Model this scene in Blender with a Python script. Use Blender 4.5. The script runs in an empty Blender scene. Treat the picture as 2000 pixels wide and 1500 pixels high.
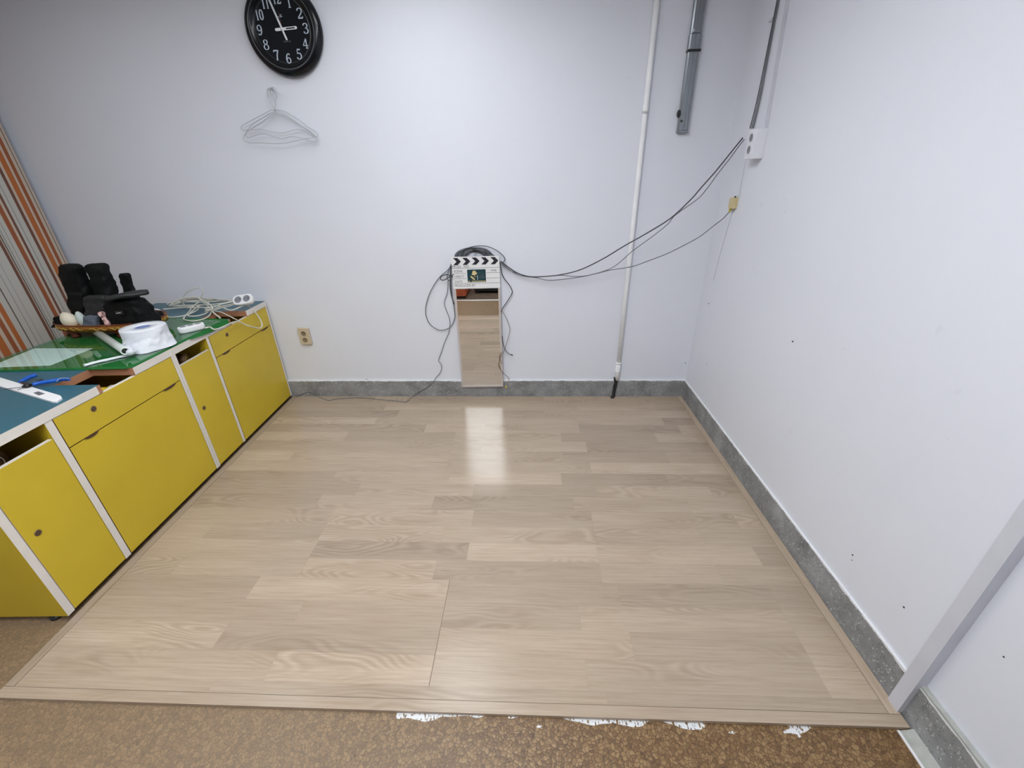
import bpy, math, random
import numpy as np
from mathutils import Vector, noise

# ------------------------------------------------------------------ camera / view / world
scn = bpy.context.scene
W_, H_ = 2000.0, 1500.0
F_, PI_, YA_, RO_ = 814.7, .4614, -.0473, -.0219     # focal length in px, pitch down, yaw, roll
CAM = np.array([0., 0., 1.5])

def cam_basis():
    F = np.array([math.sin(YA_)*math.cos(PI_), math.cos(YA_)*math.cos(PI_), -math.sin(PI_)])
    r = np.cross(F, [0, 0, 1]); r /= np.linalg.norm(r)
    u = np.cross(r, F)
    r2 = r*math.cos(RO_) + u*math.sin(RO_); u2 = u*math.cos(RO_) - r*math.sin(RO_)
    return r2, u2, F
RIGHT, UP, FWD = cam_basis()

cd_ = bpy.data.cameras.new('camera'); cam = bpy.data.objects.new('camera', cd_)
scn.collection.objects.link(cam); scn.camera = cam
cd_.sensor_fit = 'HORIZONTAL'; cd_.sensor_width = 36.0; cd_.lens = 36.0*F_/W_
cd_.clip_start = .02; cd_.clip_end = 60
from mathutils import Matrix
cam.matrix_world = Matrix(((RIGHT[0], UP[0], -FWD[0], CAM[0]), (RIGHT[1], UP[1], -FWD[1], CAM[1]),
                           (RIGHT[2], UP[2], -FWD[2], CAM[2]), (0, 0, 0, 1)))
scn.view_settings.view_transform = 'Standard'; scn.view_settings.look = 'None'
scn.view_settings.gamma = 1.0; scn.view_settings.use_curve_mapping = False
scn.view_settings.exposure = 1.62
LAMP, LAMP_DIM, LAMP_PANEL, LAMP_FILL = 7.4, 2.2, 2.9, 1.8            # radiance of the ceiling lamp diffusers, the last for an added fill
wd = bpy.data.worlds.new('world'); scn.world = wd; wd.use_nodes = True
wd.node_tree.nodes['Background'].inputs[0].default_value = (.75, .82, 1, 1)
wd.node_tree.nodes['Background'].inputs[1].default_value = .3

YB, XR, XL, YN, ZC, ZF = 2.817, 1.147, -3.18, -6.0, 2.6, -.012    # room planes

def ray(px, py): return RIGHT*((px-1000)/F_) + UP*(-(py-750)/F_) + FWD
def dep(px, py, Y): d = ray(px, py); return CAM + d*(Y/d[1])          # point at depth Y
def bk(px, py, off=0.): return dep(px, py, YB-off)                    # on the back wall
def rt(px, py, off=0.): d = ray(px, py); return CAM + d*((XR-off)/d[0])
def zp(px, py, z=0.): d = ray(px, py); return CAM + d*((z-CAM[2])/d[2])

# ------------------------------------------------------------------ materials
def srgb(r, g, b):
    f = lambda c: (c/255/12.92) if c <= 10 else ((c/255+.055)/1.055)**2.4
    return (f(r), f(g), f(b), 1)
class NT:
    def __init__(s, name):
        s.m = bpy.data.materials.new(name); s.m.use_nodes = True; s.t = s.m.node_tree
        s.b = s.t.nodes['Principled BSDF']
    def n(s, typ, **kw):
        nd = s.t.nodes.new(typ)
        for k, v in kw.items():
            if k.startswith('i_'): nd.inputs[int(k[2:])].default_value = v
            else: setattr(nd, k, v)
        return nd
    def l(s, a, b): s.t.links.new(a, b)
    def math(s, op, a, b=None, clamp=False):
        nd = s.n('ShaderNodeMath', operation=op); nd.use_clamp = clamp
        for i, v in enumerate((a, b)):
            if v is None: continue
            if isinstance(v, (int, float)): nd.inputs[i].default_value = v
            else: s.l(v, nd.inputs[i])
        return nd.outputs[0]
    def mix(s, fac, a, b):
        nd = s.n('ShaderNodeMix', data_type='RGBA')
        for i, v in ((0, fac), (6, a), (7, b)):
            if hasattr(v, 'links'): s.l(v, nd.inputs[i])
            else: nd.inputs[i].default_value = v
        return nd.outputs[2]
    def ramp(s, fac, stops, interp='LINEAR'):
        nd = s.n('ShaderNodeValToRGB'); cr = nd.color_ramp; cr.interpolation = interp
        while len(cr.elements) < len(stops): cr.elements.new(.5)
        for e, (p, c) in zip(cr.elements, stops): e.position = p; e.color = c
        s.l(fac, nd.inputs[0]); return nd.outputs[0]
    def noise(s, vec=None, scale=5, detail=3, rough=.5, dist=0):
        nd = s.n('ShaderNodeTexNoise'); nd.inputs['Scale'].default_value = scale
        nd.inputs['Detail'].default_value = detail; nd.inputs['Roughness'].default_value = rough
        nd.inputs['Distortion'].default_value = dist
        if vec is not None: s.l(vec, nd.inputs['Vector'])
        return nd.outputs[0]
    def mapping(s, vec, scale=(1, 1, 1), loc=(0, 0, 0), rot=(0, 0, 0)):
        nd = s.n('ShaderNodeMapping'); nd.inputs['Scale'].default_value = scale
        nd.inputs['Location'].default_value = loc; nd.inputs['Rotation'].default_value = rot
        s.l(vec, nd.inputs[0]); return nd.outputs[0]
    def bump(s, h, strength=.2, dist=.01):
        nd = s.n('ShaderNodeBump'); nd.inputs['Strength'].default_value = strength
        nd.inputs['Distance'].default_value = dist; s.l(h, nd.inputs['Height'])
        s.l(nd.outputs[0], s.b.inputs['Normal'])
    def set(s, **kw):
        for k, v in kw.items(): s.b.inputs[k.replace('_', ' ')].default_value = v
    def pos(s): return s.n('ShaderNodeNewGeometry').outputs['Position']
    def obj(s): return s.n('ShaderNodeTexCoord').outputs['Object']

def mat(name, col, rough=.5, metal=0., var=.06, vscale=12, bump=0., bscale=40, spec=.5, coat=0.):
    N = NT(name); o = N.obj()
    nz = N.noise(o, vscale, 4)
    c2 = tuple(max(0, x*(1-var*2)) for x in col[:3])+(1,); c3 = tuple(min(1, x*(1+var)) for x in col[:3])+(1,)
    N.l(N.ramp(nz, [(.3, c2), (.7, c3)]), N.b.inputs['Base Color'])
    N.set(Roughness=rough, Metallic=metal); N.b.inputs['Specular IOR Level'].default_value = spec
    if coat: N.b.inputs['Coat Weight'].default_value = coat; N.b.inputs['Coat Roughness'].default_value = .08
    if bump: N.bump(N.noise(o, bscale, 4), bump, .004)
    return N.m
M = {}
# painted walls: off-white paint, faint mottling and scuffs
def wall_mat(name, col):
    N = NT(name); p = N.pos()
    a = N.noise(p, 1.6, 4); b = N.noise(p, 9, 5)
    c = N.mix(N.math('MULTIPLY', a, .9), col, tuple(x*.93 for x in col[:3])+(1,))
    sp = N.math('GREATER_THAN', N.noise(p, 16, 2, .4), .77)
    c = N.mix(N.math('MULTIPLY', sp, .06), c, srgb(150, 145, 135))
    N.l(c, N.b.inputs['Base Color']); N.set(Roughness=.55)
    N.bump(N.math('ADD', N.noise(p, 5, 3), N.math('MULTIPLY', b, .35)), .12, .01)
    return N.m
M['wall'] = wall_mat('wall_paint', (.745, .768, .84, 1))
M['ceiling'] = mat('ceiling_paint', (.80, .80, .80, 1), .8)
# terrazzo skirting with ragged white paint at its top edge
def terrazzo():
    N = NT('terrazzo'); p = N.pos()
    v = N.n('ShaderNodeTexVoronoi'); v.inputs['Scale'].default_value = 130; N.l(p, v.inputs['Vector'])
    base = N.ramp(N.noise(p, 9, 5, .65), [(.3, srgb(112, 113, 114)), (.7, srgb(158, 159, 160))])
    chips = N.math('MULTIPLY', N.math('LESS_THAN', v.outputs['Distance'], .30), N.math('GREATER_THAN', N.noise(p, 60, 2), .56))
    c = N.mix(N.math('MULTIPLY', chips, .8), base, srgb(205, 208, 208))
    v2 = N.n('ShaderNodeTexVoronoi'); v2.inputs['Scale'].default_value = 70; N.l(p, v2.inputs['Vector'])
    dk = N.math('LESS_THAN', v2.outputs['Distance'], .2)
    c = N.mix(N.math('MULTIPLY', dk, .45), c, srgb(70, 72, 74))
    sx = N.n('ShaderNodeSeparateXYZ'); N.l(p, sx.inputs[0])
    edge = N.math('GREATER_THAN', N.math('ADD', sx.outputs[2], N.math('MULTIPLY', N.noise(p, 22, 4, .6), .022)), .1385)
    c = N.mix(edge, c, (.74, .75, .77, 1))
    N.l(c, N.b.inputs['Base Color']); N.set(Roughness=.6); N.bump(N.noise(p, 50, 4), .25, .004)
    return N.m
M['terrazzo'] = terrazzo()
# laminate planks: uv = metres on the floor, 'plank' attribute = seed of each strip
def planks():
    N = NT('laminate_planks')
    uv = N.n('ShaderNodeUVMap', uv_map='UVMap').outputs[0]
    at = N.n('ShaderNodeAttribute', attribute_name='plank'); seed = at.outputs['Fac']
    off = N.n('ShaderNodeCombineXYZ'); N.l(N.math('MULTIPLY', seed, 37.), off.inputs[0]); N.l(N.math('MULTIPLY', seed, 91.), off.inputs[1])
    add = N.n('ShaderNodeVectorMath', operation='ADD'); N.l(uv, add.inputs[0]); N.l(off.outputs[0], add.inputs[1])
    v = add.outputs[0]
    field = N.noise(N.mapping(v, (2.3, 9.5, 1)), 1.0, 1., .3, .12)
    rings = N.math('SINE', N.math('MULTIPLY', field, 100.))
    rings = N.math('MULTIPLY_ADD', rings, .5); rings.node.inputs[2].default_value = .5
    zone = N.ramp(N.noise(N.mapping(v, (1.2, 6, 1), (3, 8, 0)), 1., 2), [(.50, (0, 0, 0, 1)), (.62, (1, 1, 1, 1))])
    rings = N.math('MULTIPLY', rings, zone)
    streak = N.noise(N.mapping(v, (5, 150, 1)), 1., 4, .6)
    broad = N.noise(N.mapping(v, (1.3, 16, 1)), 1., 2, .5)
    fine = N.noise(N.mapping(v, (30, 700, 1)), 1., 2, .6)
    c = N.ramp(streak, [(.3, srgb(163, 144, 125)), (.55, srgb(181, 164, 145)), (.75, srgb(188, 172, 154))])
    c = N.mix(N.math('MULTIPLY', broad, .7), c, srgb(146, 127, 107))
    c = N.mix(N.math('MULTIPLY', rings, .40), c, srgb(128, 108, 89))
    c = N.mix(N.math('MULTIPLY', fine, .25), c, srgb(188, 171, 153))
    tone = N.n('ShaderNodeHueSaturation'); N.l(c, tone.inputs['Color'])
    fr = N.math('FRACT', N.math('MULTIPLY', seed, 7.77))
    vv = N.math('MULTIPLY_ADD', fr, .25); vv.node.inputs[2].default_value = .86; N.l(vv, tone.inputs['Value'])
    tone.inputs['Saturation'].default_value = 1.0
    N.l(tone.outputs[0], N.b.inputs['Base Color'])
    rg = N.math('MULTIPLY_ADD', streak, .12); rg.node.inputs[2].default_value = .16; N.l(rg, N.b.inputs['Roughness'])
    N.b.inputs['Specular IOR Level'].default_value = .5
    N.bump(streak, .05, .002)
    return N.m
M['planks'] = planks()
# old floor: cork-coloured crushed mosaic vinyl with white glue smears
def cork():
    N = NT('mosaic_vinyl'); p = N.pos()
    d = N.n('ShaderNodeTexNoise'); d.inputs['Scale'].default_value = 30; N.l(p, d.inputs['Vector'])
    sc = N.n('ShaderNodeVectorMath', operation='SCALE'); sc.inputs['Scale'].default_value = .012
    N.l(d.outputs['Color'], sc.inputs[0])
    ad = N.n('ShaderNodeVectorMath', operation='ADD'); N.l(p, ad.inputs[0]); N.l(sc.outputs[0], ad.inputs[1])
    flat = N.mapping(ad.outputs[0], (1, 1, 0))
    e = N.n('ShaderNodeTexVoronoi', feature='DISTANCE_TO_EDGE'); e.inputs['Scale'].default_value = 92; N.l(flat, e.inputs['Vector'])
    f = N.n('ShaderNodeTexVoronoi', feature='F1'); f.inputs['Scale'].default_value = 92; N.l(flat, f.inputs['Vector'])
    sp = N.n('ShaderNodeSeparateColor'); N.l(f.outputs['Color'], sp.inputs[0])
    cell = N.ramp(sp.outputs[0], [(0, srgb(100, 73, 43)), (.5, srgb(126, 97, 61)), (1, srgb(145, 117, 79))])
    cell = N.mix(N.math('MULTIPLY', N.noise(p, 3, 3), .35), cell, srgb(106, 80, 52))
    line = N.ramp(e.outputs['Distance'], [(.02, (1, 1, 1, 1)), (.10, (0, 0, 0, 1))])
    c = N.mix(N.math('MULTIPLY', line, .75), cell, srgb(62, 42, 24))
    sx = N.n('ShaderNodeSeparateXYZ'); N.l(p, sx.inputs[0]); X, Y = sx.outputs[0], sx.outputs[1]
    # greyer and paler mix towards the left of the foreground
    grey = N.ramp(N.math('MULTIPLY_ADD', X, -.7), [(.55, (0, 0, 0, 1)), (1, (1, 1, 1, 1))])
    c = N.mix(N.math('MULTIPLY', grey, .30), c, srgb(158, 144, 126))
    # glue smears in a narrow band along the edge of the planks
    band = N.math('MULTIPLY', N.math('GREATER_THAN', Y, .655), N.math('LESS_THAN', Y, .72))
    thr = N.math('MULTIPLY_ADD', N.math('SUBTRACT', .705, Y), 5.5); thr.node.inputs[2].default_value = .46
    sm = N.math('GREATER_THAN', N.noise(N.mapping(p, (7, 16, 1)), 1., 2), thr)
    stri = N.math('GREATER_THAN', N.noise(N.mapping(p, (160, 60, 1), rot=(0, 0, .5)), 1., 2), .42)
    xr = N.math('MULTIPLY', N.math('GREATER_THAN', X, -.42), N.math('LESS_THAN', X, .85))
    sm = N.math('MULTIPLY', N.math('MULTIPLY', sm, band), N.math('MULTIPLY', stri, xr))
    c = N.mix(N.math('MULTIPLY', sm, .85), c, srgb(222, 226, 230))
    N.l(c, N.b.inputs['Base Color']); N.set(Roughness=.42)
    N.bump(e.outputs['Distance'], .35, .003)
    return N.m
M['cork'] = cork()
M['yellow'] = mat('yellow_laminate', srgb(202, 175, 44), .42, var=.03, vscale=4)
M['band'] = mat('white_edge_band', srgb(222, 216, 208), .45, var=.03)
M['teal'] = mat('teal_desktop', srgb(38, 93, 110), .32, var=.07, vscale=6, bump=.05, bscale=200)
M['chip'] = mat('brown_chipboard', srgb(168, 118, 88), .7, var=.06)
M['underlay'] = mat('plank_core', srgb(112, 94, 76), .7)
M['brass'] = mat('aged_metal', srgb(122, 106, 86), .35, .8)
M['black'] = mat('black_plastic', (.012, .012, .013, 1), .4)
M['pull'] = mat('dark_brown_pull', srgb(70, 44, 20), .5)
M['post'] = mat('painted_metal', (.60, .61, .67, 1), .45, var=.02)
M['trimgrey'] = mat('pale_cement', srgb(172, 174, 168), .7, var=.1, vscale=25)
M['pipe'] = mat('white_pipe_paint', (.86, .87, .89, 1), .5, var=.03)
M['alu'] = mat('grey_aluminium', srgb(146, 152, 158), .24, .7, var=.03)
M['ivory'] = mat('ivory_plastic', srgb(198, 184, 160), .4, var=.03)
M['ivory_dark'] = mat('ivory_plastic_recess', srgb(128, 114, 92), .5)
M['yellowed'] = mat('yellowed_plastic', srgb(208, 192, 146), .45)
M['boxwhite'] = mat('white_plastic_box', (.78, .79, .84, 1), .4, var=.02)
M['sockgrey'] = mat('grey_socket', srgb(128, 130, 138), .5)
M['wire'] = mat('dark_grey_cable', srgb(62, 64, 70), .45, var=.1)
M['wiremid'] = mat('grey_cable', srgb(104, 108, 116), .5, var=.1)
M['wirebrown'] = mat('brown_cable', srgb(112, 88, 66), .5)
M['wirewhite'] = mat('white_cable', srgb(206, 204, 192), .45, var=.05)
M['steel'] = mat('coated_hanger_wire', srgb(196, 202, 206), .3, .3, var=.04)
M['gloss_black'] = mat('glossy_black', (.004, .005, .007, 1), .2, coat=.0, var=.02, spec=.35)
M['dial'] = mat('black_dial', (.005, .006, .009, 1), .5, var=.02, spec=.12)
M['numeral'] = mat('pale_numeral_paint', srgb(182, 194, 208), .5, var=.03)
M['hand'] = mat('clock_hand_white', srgb(222, 226, 230), .45, var=.02)
M['darkhand'] = mat('dull_red', srgb(70, 30, 32), .5)
M['board'] = mat('white_board', (.79, .79, .80, 1), .4, var=.02)
M['ink'] = mat('black_ink', (.012, .013, .02, 1), .5)
M['inkgrey'] = mat('grey_ink', srgb(96, 98, 104), .6)
M['sticker_teal'] = mat('teal_print', srgb(18, 62, 70), .4, var=.12, vscale=60)
M['sticker_cream'] = mat('cream_print', srgb(214, 196, 140), .5, var=.1, vscale=80)
M['frame'] = mat('mirror_frame', srgb(196, 186, 182), .4, var=.03)
M['foam'] = mat('yellow_earplug_plastic', srgb(206, 190, 60), .5)
M['paper'] = mat('white_paper', (.70, .72, .77, 1), .75, var=.02, bump=.06, bscale=30)
M['sheet'] = mat('white_sheet_paper', srgb(226, 230, 234), .6, var=.03)
M['label_blue'] = mat('blue_label', srgb(112, 134, 190), .6, var=.2, vscale=160)
M['felt'] = mat('green_felt', srgb(8, 108, 38), .75, var=.12, vscale=8)
M['blue'] = mat('blue_rubber', srgb(18, 84, 176), .4)
M['darksteel'] = mat('dark_steel', srgb(60, 58, 58), .35, .8)
M['cream'] = mat('cream_stone', srgb(214, 206, 186), .6, var=.07, bump=.05)
M['paleblue'] = mat('pale_grey_green_cloth', srgb(186, 196, 192), .7, var=.06)
M['bluegrey'] = mat('blue_grey_fabric', srgb(84, 92, 104), .8, var=.12, bump=.3, bscale=120)
M['blackcloth'] = mat('black_nylon', (.006, .007, .007, 1), .62, var=.3, vscale=20, bump=.8, bscale=38, spec=.15)
M['darkcloth'] = mat('charcoal_nylon', (.016, .017, .018, 1), .55, var=.3, vscale=20, bump=.6, bscale=45)
M['rim'] = mat('red_brown_lacquer', srgb(122, 58, 34), .3, coat=.3)
M['gold'] = mat('gold_pattern', srgb(150, 100, 40), .35, .3, var=.2, vscale=60)
M['goldline'] = mat('bright_gold', srgb(226, 200, 96), .3, .3)
M['darkred'] = mat('dark_red_wood', srgb(92, 36, 26), .45)
M['terracotta'] = mat('terracotta_wood', srgb(176, 84, 50), .45, var=.12)
M['core'] = mat('hole_shade', srgb(34, 40, 28), .8)
M['tube'] = mat('milky_plastic', srgb(216, 226, 222), .25, var=.02)
M['kraft'] = mat('brown_tape', srgb(88, 60, 34), .5)
M['darkfloor'] = mat('dark_brown_floor', srgb(84, 68, 54), .5, var=.15, vscale=8)
M['lamp_frame'] = mat('lamp_frame', (.8, .8, .8, 1), .5)
def pink():
    N = NT('pink_floral'); o = N.obj()
    N.l(N.ramp(N.noise(o, 60, 3), [(.4, srgb(120, 82, 80)), (.52, srgb(214, 176, 172)), (.7, srgb(226, 198, 190))]), N.b.inputs['Base Color'])
    N.set(Roughness=.8); return N.m
M['pink'] = pink()
def stripe_mat():
    N = NT('striped_blind_cloth'); a = N.n('ShaderNodeAttribute', attribute_name='stripe')
    o = N.obj(); wv = N.noise(N.mapping(o, (1, 1, 1)), 300, 2)
    N.l(N.mix(N.math('MULTIPLY', wv, .12), a.outputs['Color'], (.25, .22, .2, 1)), N.b.inputs['Base Color'])
    N.set(Roughness=.75); N.bump(wv, .15, .002); return N.m
M['stripes'] = stripe_mat()
def mirror_mat():
    N = NT('mirror_silver'); N.set(Metallic=1., Roughness=.01)
    p = N.obj(); N.l(N.ramp(N.noise(p, 4, 2), [(.3, (.80, .80, .79, 1)), (.7, (.84, .84, .83, 1))]), N.b.inputs['Base Color']); return N.m
M['mirror'] = mirror_mat()
def glass_mat(name, col, rough=.02):
    N = NT(name); N.set(Roughness=rough, IOR=1.5); N.b.inputs['Transmission Weight'].default_value = 1.
    p = N.obj(); c2 = tuple(x*.97 for x in col[:3])+(1,)
    N.l(N.ramp(N.noise(p, 6, 2), [(.3, c2), (.7, col)]), N.b.inputs['Base Color']); return N.m
def thin_glass():
    N = NT('desk_glass'); t = N.t
    tr = t.nodes.new('ShaderNodeBsdfTransparent'); gl = t.nodes.new('ShaderNodeBsdfGlossy'); fr = t.nodes.new('ShaderNodeFresnel'); mx = t.nodes.new('ShaderNodeMixShader')
    N.l(N.ramp(N.noise(N.obj(), 6, 2), [(.3, (.88, .95, .92, 1)), (.7, (.91, .97, .94, 1))]), tr.inputs[0])
    gl.inputs['Roughness'].default_value = .015; gl.inputs['Color'].default_value = (.95, .98, .96, 1); fr.inputs[0].default_value = 1.5
    g_ = t.nodes.new('ShaderNodeNewGeometry'); N.l(N.math('MULTIPLY', fr.outputs[0], N.math('SUBTRACT', 1., g_.outputs['Backfacing'])), mx.inputs[0]); N.l(tr.outputs[0], mx.inputs[1]); N.l(gl.outputs[0], mx.inputs[2])
    N.l(mx.outputs[0], t.nodes['Material Output'].inputs[0]); return N.m
M['glass'] = thin_glass()
def emit(name, col, s):
    N = NT(name); N.set(Roughness=.6)
    o = N.obj(); N.l(N.ramp(N.noise(o, 3, 1), [(0, tuple(x*.98 for x in col[:3])+(1,)), (1, col)]), N.b.inputs['Emission Color'])
    N.b.inputs['Emission Strength'].default_value = s; return N.m
M['lamp'] = emit('lamp_diffuser', (.93, .97, 1, 1), LAMP); M['lamp_dim'] = emit('weak_lamp_diffuser', (.93, .97, 1, 1), LAMP_DIM)
M['lamp_panel'] = emit('panel_diffuser', (.93, .97, 1, 1), LAMP_PANEL); M['lamp_fill'] = emit('fill_lamp_diffuser', (.93, .97, 1, 1), LAMP_FILL)

# ------------------------------------------------------------------ object helpers
col = scn.collection
MATW = {}
def wm(o): return MATW.get(o.name, Matrix.Identity(4)) if o is not None else Matrix.Identity(4)
def tag(o, label=None, cat=None, group=None, kind=None):
    if label: o['label'] = label
    if cat: o['category'] = cat
    if group: o['group'] = group
    if kind: o['kind'] = kind
    return o
def thing(name, loc, label, cat, group=None, kind=None, rz=0.):
    o = bpy.data.objects.new(name, None); col.objects.link(o)
    o.location = tuple(float(a) for a in loc); o.rotation_euler = (0, 0, rz); o.empty_display_size = .05
    MATW[o.name] = Matrix.Translation(Vector([float(a) for a in loc])) @ Matrix.Rotation(rz, 4, 'Z')
    return tag(o, label, cat, group, kind)

def smooth_path(pts, n=6, closed=False):
    P = [np.array(p, float) for p in pts]
    if len(P) < 3 and not closed: return P
    out = []; m = len(P)
    rng = range(m) if closed else range(m-1)
    for i in rng:
        p0 = P[(i-1) % m] if closed or i > 0 else 2*P[0]-P[1]
        p1 = P[i]; p2 = P[(i+1) % m]
        p3 = P[(i+2) % m] if closed or i+2 < m else 2*P[-1]-P[-2]
        for k in range(n):
            t = k/n
            out.append(.5*((2*p1)+(-p0+p2)*t+(2*p0-5*p1+4*p2-p3)*t*t+(-p0+3*p1-3*p2+p3)*t**3))
    if not closed: out.append(P[-1])
    return out

class MB:
    def __init__(s): s.v = []; s.f = []; s.mi = []; s.sm = []
    def add(s, vs, fs, mi=0, smooth=False):
        b = len(s.v); s.v += [tuple(float(c) for c in v) for v in vs]
        for k, f in enumerate(fs):
            s.f.append(tuple(b+i for i in f)); s.mi.append(mi[k] if isinstance(mi, (list, tuple)) else mi); s.sm.append(smooth)
        return s
    def box(s, x0, x1, y0, y1, z0, z1, T=None, mi=0, bev=0.):
        """faces order: -x +x -y +y -z +z"""
        x0, x1 = min(x0, x1), max(x0, x1); y0, y1 = min(y0, y1), max(y0, y1); z0, z1 = min(z0, z1), max(z0, z1)
        if bev > 0:
            b = min(bev, (x1-x0)*.49, (y1-y0)*.49, (z1-z0)*.49)
            # chamfered box via 24 verts
            vs = []; idx = {}
            for sx in (0, 1):
                for sy in (0, 1):
                    for sz in (0, 1):
                        X = (x0, x1)[sx]; Y = (y0, y1)[sy]; Z = (z0, z1)[sz]
                        dx = b*(1-2*sx); dy = b*(1-2*sy); dz = b*(1-2*sz)
                        for a, p in (('x', (X, Y+dy, Z+dz)), ('y', (X+dx, Y, Z+dz)), ('z', (X+dx, Y+dy, Z))):
                            idx[(sx, sy, sz, a)] = len(vs); vs.append(p)
            fs = []
            for q in (0, 1):
                fs.append([idx[(q, 0, 0, 'x')], idx[(q, 0, 1, 'x')], idx[(q, 1, 1, 'x')], idx[(q, 1, 0, 'x')]][::(1 if q == 0 else -1)])
            for q in (0, 1):
                fs.append([idx[(0, q, 0, 'y')], idx[(1, q, 0, 'y')], idx[(1, q, 1, 'y')], idx[(0, q, 1, 'y')]][::(1 if q == 0 else -1)])
            for q in (0, 1):
                fs.append([idx[(0, 0, q, 'z')], idx[(0, 1, q, 'z')], idx[(1, 1, q, 'z')], idx[(1, 0, q, 'z')]][::(1 if q == 0 else -1)])
            for a in (0, 1):
                for c in (0, 1):
                    fs.append([idx[(a, c, 0, 'x')], idx[(a, c, 1, 'x')], idx[(a, c, 1, 'y')], idx[(a, c, 0, 'y')]])
                    fs.append([idx[(a, 0, c, 'x')], idx[(a, 1, c, 'x')], idx[(a, 1, c, 'z')], idx[(a, 0, c, 'z')]])
                    fs.append([idx[(0, a, c, 'y')], idx[(1, a, c, 'y')], idx[(1, a, c, 'z')], idx[(0, a, c, 'z')]])
            for sx in (0, 1):
                for sy in (0, 1):
                    for sz in (0, 1): fs.append([idx[(sx, sy, sz, a)] for a in 'xyz'])
        else:
            vs = [(x, y, z) for x in (x0, x1) for y in (y0, y1) for z in (z0, z1)]
            fs = [(0, 1, 3, 2), (4, 6, 7, 5), (0, 4, 5, 1), (2, 3, 7, 6), (0, 2, 6, 4), (1, 5, 7, 3)]
        if T: vs = [T(*v) for v in vs]
        if isinstance(mi, (list, tuple)): mi = list(mi)+[mi[0]]*(len(fs)-len(mi))
        return s.add(vs, fs, mi)
    def tube(s, pts, r, seg=8, closed=False, cap=True, mi=0, squash=None):
        P = [np.array(p, float) for p in pts]; n = len(P)
        rr = r if isinstance(r, (list, tuple, np.ndarray)) else [r]*n
        vs = []; up = None
        for i in range(n):
            a = P[i-1] if (i > 0 or closed) else P[i]; b = P[(i+1) % n] if (i < n-1 or closed) else P[i]
            t = b-a; L = np.linalg.norm(t); t = t/L if L > 1e-9 else np.array([0, 0, 1.])
            if up is None:
                up = np.array([0, 0, 1.]) if abs(t[2]) < .9 else np.array([0, 1., 0])
            u = up-t*(up@t); ln = np.linalg.norm(u)
            if ln < 1e-6: u = np.cross(t, [1, 0, 0.]); ln = np.linalg.norm(u)
            u /= ln; w = np.cross(t, u); up = u
            for k in range(seg):
                th = 2*math.pi*k/seg
                vs.append(P[i]+rr[i]*(u*math.cos(th)+w*math.sin(th)))
        fs = []
        for i in range(n if closed else n-1):
            j = (i+1) % n
            for k in range(seg):
                l = (k+1) % seg; fs.append((i*seg+k, i*seg+l, j*seg+l, j*seg+k))
        s.add(vs, fs, mi, True)
        if cap and not closed:
            s.add(vs[:seg], [tuple(range(seg))[::-1]], mi); s.add(vs[-seg:], [tuple(range(seg))], mi)
        return s
    def lathe(s, prof, origin=(0, 0, 0), axis=(0, 0, 1), seg=48, mi=0, sx=1., sy=1., smooth=True, rot=0., T=None, pw=2.):
        """prof: (radius, height) list; mi may be a list per profile segment"""
        ax = np.array(axis, float); ax /= np.linalg.norm(ax)
        e1 = np.cross([0, 0, 1.], ax) if abs(ax[2]) < .95 else np.array([1., 0, 0]); e1 /= np.linalg.norm(e1)
        e2 = np.cross(ax, e1); O = np.array(origin, float)
        vs = []
        for (r, h) in prof:
            for k in range(seg):
                th = 2*math.pi*k/seg + rot; c, q = math.cos(th), math.sin(th)
                if pw != 2.:
                    c = math.copysign(abs(c)**(2/pw), c); q = math.copysign(abs(q)**(2/pw), q)
                p = O+ax*h+e1*(r*sx*c)+e2*(r*sy*q); vs.append(p)
        fs = []; ms = []
        for i in range(len(prof)-1):
            for k in range(seg):
                l = (k+1) % seg; fs.append((i*seg+k, i*seg+l, (i+1)*seg+l, (i+1)*seg+k)); ms.append(mi[i] if isinstance(mi, (list, tuple)) else mi)
        if T: vs = [T(*v) for v in vs]
        s.add(vs, fs, ms, smooth)
        m0 = mi[0] if isinstance(mi, (list, tuple)) else mi; m1 = mi[-1] if isinstance(mi, (list, tuple)) else mi
        if abs(prof[0][0]-prof[-1][0])+abs(prof[0][1]-prof[-1][1]) < 1e-9: return s
        if prof[0][0] > 1e-5: s.add(vs[:seg], [tuple(range(seg))[::-1]], m0)
        if prof[-1][0] > 1e-5: s.add(vs[-seg:], [tuple(range(seg))], m1)
        return s
    def prism(s, poly, z0, z1, T=None, mi=0):
        """extruded polygon; mi = [top, bottom, side...] or int"""
        n = len(poly); vs = [(p[0], p[1], z0) for p in poly]+[(p[0], p[1], z1) for p in poly]
        if T: vs = [T(*v) for v in vs]
        fs = [tuple(range(n, 2*n)), tuple(range(n))[::-1]]+[(i, (i+1) % n, n+(i+1) % n, n+i) for i in range(n)]
        if isinstance(mi, (list, tuple)): mi = list(mi)+[mi[-1]]*(len(fs)-len(mi))
        return s.add(vs, fs, mi)
    def build(s, name, mats, parent=None, fix=True, bevel=0.):
        me = bpy.data.meshes.new(name)
        inv = wm(parent).inverted()
        me.from_pydata([tuple(inv @ Vector(v)) for v in s.v], [], s.f)
        if not isinstance(mats, (list, tuple)): mats = [mats]
        for m_ in mats: me.materials.append(M[m_] if isinstance(m_, str) else m_)
        for p, mi, sm in zip(me.polygons, s.mi, s.sm): p.material_index = mi; p.use_smooth = sm
        if fix:
            import bmesh
            bm = bmesh.new(); bm.from_mesh(me); bmesh.ops.remove_doubles(bm, verts=bm.verts, dist=1e-6)
            bmesh.ops.recalc_face_normals(bm, faces=bm.faces); bm.to_mesh(me); bm.free()
        o = bpy.data.objects.new(name, me); col.objects.link(o)
        if parent is not None: o.parent = parent
        MATW[o.name] = wm(parent).copy()
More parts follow.
